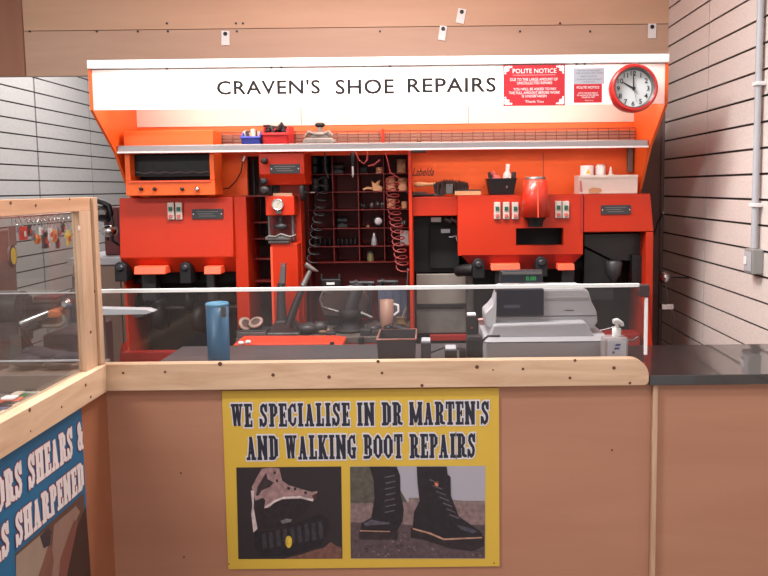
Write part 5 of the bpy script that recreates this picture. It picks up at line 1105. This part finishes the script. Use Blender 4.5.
for x, y in ((262, 80), (273, 118), (328, 155), (360, 158), (410, 176)): pic(ph, 'eyelet', Z1([(x-6, y-6), (x+6, y-6), (x+7, y+6), (x-4, y+8)]), (48, 38, 42), 7)
pic(ph, 'arch_glint', Z1([(290, 312), (320, 300), (345, 304), (340, 316), (300, 326)]), (110, 104, 106), 7)
pic(ph, 'sole_badge', Z1([(330+16*math.cos(a*PI/6), 412+30*math.sin(a*PI/6)) for a in range(12)]), (208, 172, 60), 7)
ph = part('leather_boots_photo', MB().add([P(x, y, YB-.0004) for x, y in Z2([(48, 50), (698, 48), (696, 493), (52, 493)])], [(0, 1, 2, 3)]), mat('print_sky', (166, 160, 172), .5), t, label='photograph of two black laced boots on gravel')
pic(ph, 'hedge', Z2([(48, 52), (235, 50), (250, 100), (320, 215), (330, 235), (50, 235)]), (86, 80, 72), 1)
pic(ph, 'far_verge', Z2([(330, 215), (330, 200), (480, 205), (600, 215), (696, 215), (696, 245), (330, 240)]), (128, 110, 108), 2)
pic(ph, 'path', Z2([(50, 228), (330, 220), (696, 235), (696, 345), (50, 345)]), (126, 104, 104), 3)
pic(ph, 'gravel', Z2([(50, 318), (340, 330), (696, 330), (695, 491), (52, 491)]), (84, 68, 72), 4)
random.seed(5)
for k in range(90): x = random.uniform(58, 680); y = random.uniform(345, 482); s = random.uniform(4, 9); pic(ph, 'pebble', Z2([(x-s, y), (x, y-s*.6), (x+s, y), (x, y+s*.6)]), ((122, 104, 106), (104, 88, 92), (54, 46, 50))[k % 3], 5)
BK = (36, 30, 36)
pic(ph, 'left_sole', Z2([(92, 358), (280, 360), (276, 402), (92, 402)]), (52, 40, 44), 6)
pic(ph, 'left_boot', Z2([(142, 51), (272, 51), (288, 95), (290, 180), (306, 255), (300, 315), (272, 362), (96, 362), (104, 322), (150, 296), (166, 205), (162, 120)]), BK, 7)
pic(ph, 'toe_sheen', Z2([(112, 325), (150, 305), (200, 315), (240, 318), (235, 328), (180, 330), (125, 335)]), (84, 78, 88), 8)
pic(ph, 'welt_stitch', Z2([(96, 356), (240, 360), (240, 365), (96, 362)]), (170, 128, 110), 8)
pic(ph, 'right_sole', Z2([(340, 345), (430, 368), (500, 395), (690, 385), (692, 430), (640, 458), (520, 442), (400, 402), (340, 392)]), (44, 34, 38), 8)
pic(ph, 'right_boot', Z2([(368, 51), (512, 51), (516, 88), (530, 100), (532, 190), (570, 290), (650, 345), (684, 372), (684, 390), (500, 402), (430, 375), (348, 350), (356, 268), (382, 215), (372, 130)]), BK, 9)
pic(ph, 'toe_sheen', Z2([(560, 330), (620, 345), (660, 362), (640, 372), (580, 352)]), (72, 68, 80), 10)
pic(ph, 'welt_stitch', Z2([(350, 345), (430, 366), (500, 396), (682, 388), (682, 395), (498, 404), (428, 375), (348, 352)]), (170, 128, 110), 10)
pic(ph, 'tongue_tag', Z2([(452, 124), (470, 122), (472, 142), (460, 152)]), (206, 120, 96), 10)
for k in range(7):
    x = 430+k*16; y = 110+k*28; pic(ph, 'lace', Z2([(x, y), (x+44, y+18), (x+46, y+24), (x, y+7)]), (92, 84, 92), 10)
    x = 215+(k % 2)*4; y = 90+k*28; pic(ph, 'lace', Z2([(x, y+10), (x+48, y), (x+48, y+6), (x, y+16)]), (88, 80, 88), 8)
for px, py in ((229, 564), (494, 563)): c = P(px, py, YB); part('screw', MB().cyl((c.x, YB-.001, c.z), .002, .002, 'Y', 8), KNOT, t)
# ------------------------------------------------------------------ blue poster on the left return
BXX = XLc+.006
t = thing('poster_board', 'blue poster about sharpening scissors and shears on the left return of the counter', 'poster')
ye = PX(85, 480, BXX).y; zb2 = .42
part('board', MB().box(XLc+.0005, BXX, .85, ye, zb2, beam_b-.001), mat('poster_blue', (32, 98, 138), .45), t)
PW2 = mat('poster_offwhite', (220, 208, 208), .5); RO2 = mat('poster_redline', (132, 44, 66), .5)
a1 = PX(81.5, 420, BXX+.001); a0 = PX(81.5, 449.5, BXX+.001); s1 = PX(27, 457.5, BXX+.001)
def line(body, yr, yl, z0_, z1_):
    for e, dx, m_, nm in ((.055, .0006, RO2, 'lettering_outline'), (.025, .0013, PW2, 'lettering')):
        for w_ in slab(body, lambda u, v: (BXX+dx, yl+(yr-yl)*u, z0_+(z1_-z0_)*v), e, (1, 0, 0)): part(nm, w_, m_, t, label='dark red outline of the lettering' if e else 'off white slab lettering')
adv = lambda s: sum(strokes(ch)[1]+.075 for ch in s)-.075
wid = (a1.y-s1.y)/adv('SHEARS &')
line('SCISSORS SHEARS &', a1.y, a1.y-wid*adv('SCISSORS SHEARS &'), a0.z, a1.z)
b1 = PX(82.5, 461.5, BXX+.001); b0 = PX(82.5, 489, BXX+.001); s2 = PX(14.5, 516, BXX+.001)
wid = (b1.y-s2.y)/adv('SHARPENED')
line('KNIVES SHARPENED', b1.y, b1.y-wid*adv('KNIVES SHARPENED'), b0.z, b1.z)
def ppx(pts, lay, col, nm, par):
    return part(nm, MB().add([PX(x, y, BXX+.0004+.0003*lay) for x, y in pts], [tuple(range(len(pts)))]), mat('print_%d_%d_%d' % col, col, .5, var=.06, vs=20), par)
g0 = PX(84, 500, BXX+.0005); g1 = PX(15, 554, BXX+.0005)
gp = part('sharpening_photo', MB().add([(BXX+.0004, g1.y, g1.z), (BXX+.0004, g0.y, g1.z), (BXX+.0004, g0.y, zb2+.03), (BXX+.0004, g1.y, zb2+.03)], [(0, 1, 2, 3)]), mat('print_brown', (92, 66, 58), .5), t, label='brown photograph of hands working at a blade')
ppx([(16, 556), (46, 530), (52, 534), (44, 580), (30, 640), (16, 640)], 1, (150, 128, 114), 'sleeve', gp)
ppx([(40, 536), (48, 528), (52, 532), (50, 545), (44, 548)], 3, (60, 50, 56), 'blade_tip', gp)
ppx([(54, 525), (76, 506), (80, 512), (72, 530), (60, 570), (54, 600), (50, 570)], 1, (138, 108, 96), 'hand', gp)
ppx([(60, 560), (74, 520), (78, 522), (66, 580), (58, 620)], 2, (118, 72, 62), 'finger', gp)
ppx([(34, 590), (50, 540), (54, 560), (46, 620)], 2, (120, 80, 70), 'finger', gp)
ppx([(66, 576), (72, 540), (80, 520), (86, 506), (90, 560), (92, 600)], 1, (62, 42, 38), 'shadowed_bench', gp)

# ------------------------------------------------------------------ light
W = bpy.data.worlds.new('world'); S.world = W; W.use_nodes = True
W.node_tree.nodes['Background'].inputs[0].default_value = (*lin((226, 222, 222)), 1); W.node_tree.nodes['Background'].inputs[1].default_value = L_WORLD
k = 0
for (lx, ly, pw, sx, sy) in LAMPS:
    t = thing('ceiling_light', ['recessed ceiling light panel over the customer side, left', 'recessed ceiling light panel over the customer side, right', 'added ceiling light panel brightening the left wall at the rear', 'recessed ceiling light panel nearest the shop front'][k], 'ceiling light')
    part('frame', MB().box(lx-sx/2-.02, lx+sx/2+.02, ly-sy/2-.02, ly+sy/2+.02, 2.985, 2.999), WHT, t)
    part('diffuser', MB().box(lx-sx/2, lx+sx/2, ly-sy/2, ly+sy/2, 2.98, 2.9848), mat('lamp_diffuser', (250, 250, 250), .5, emis=(255, 250, 244), es=2.5), t)
    area('ceiling_lamp', (lx, ly, 2.975), sx, sy, pw, (0, 0, 0), (1, .97, .94)); k += 1
S.view_settings.view_transform = 'Standard'; S.view_settings.look = 'None'; S.view_settings.gamma = 1; S.view_settings.use_curve_mapping = False
S.view_settings.exposure = EXPO
finalize()
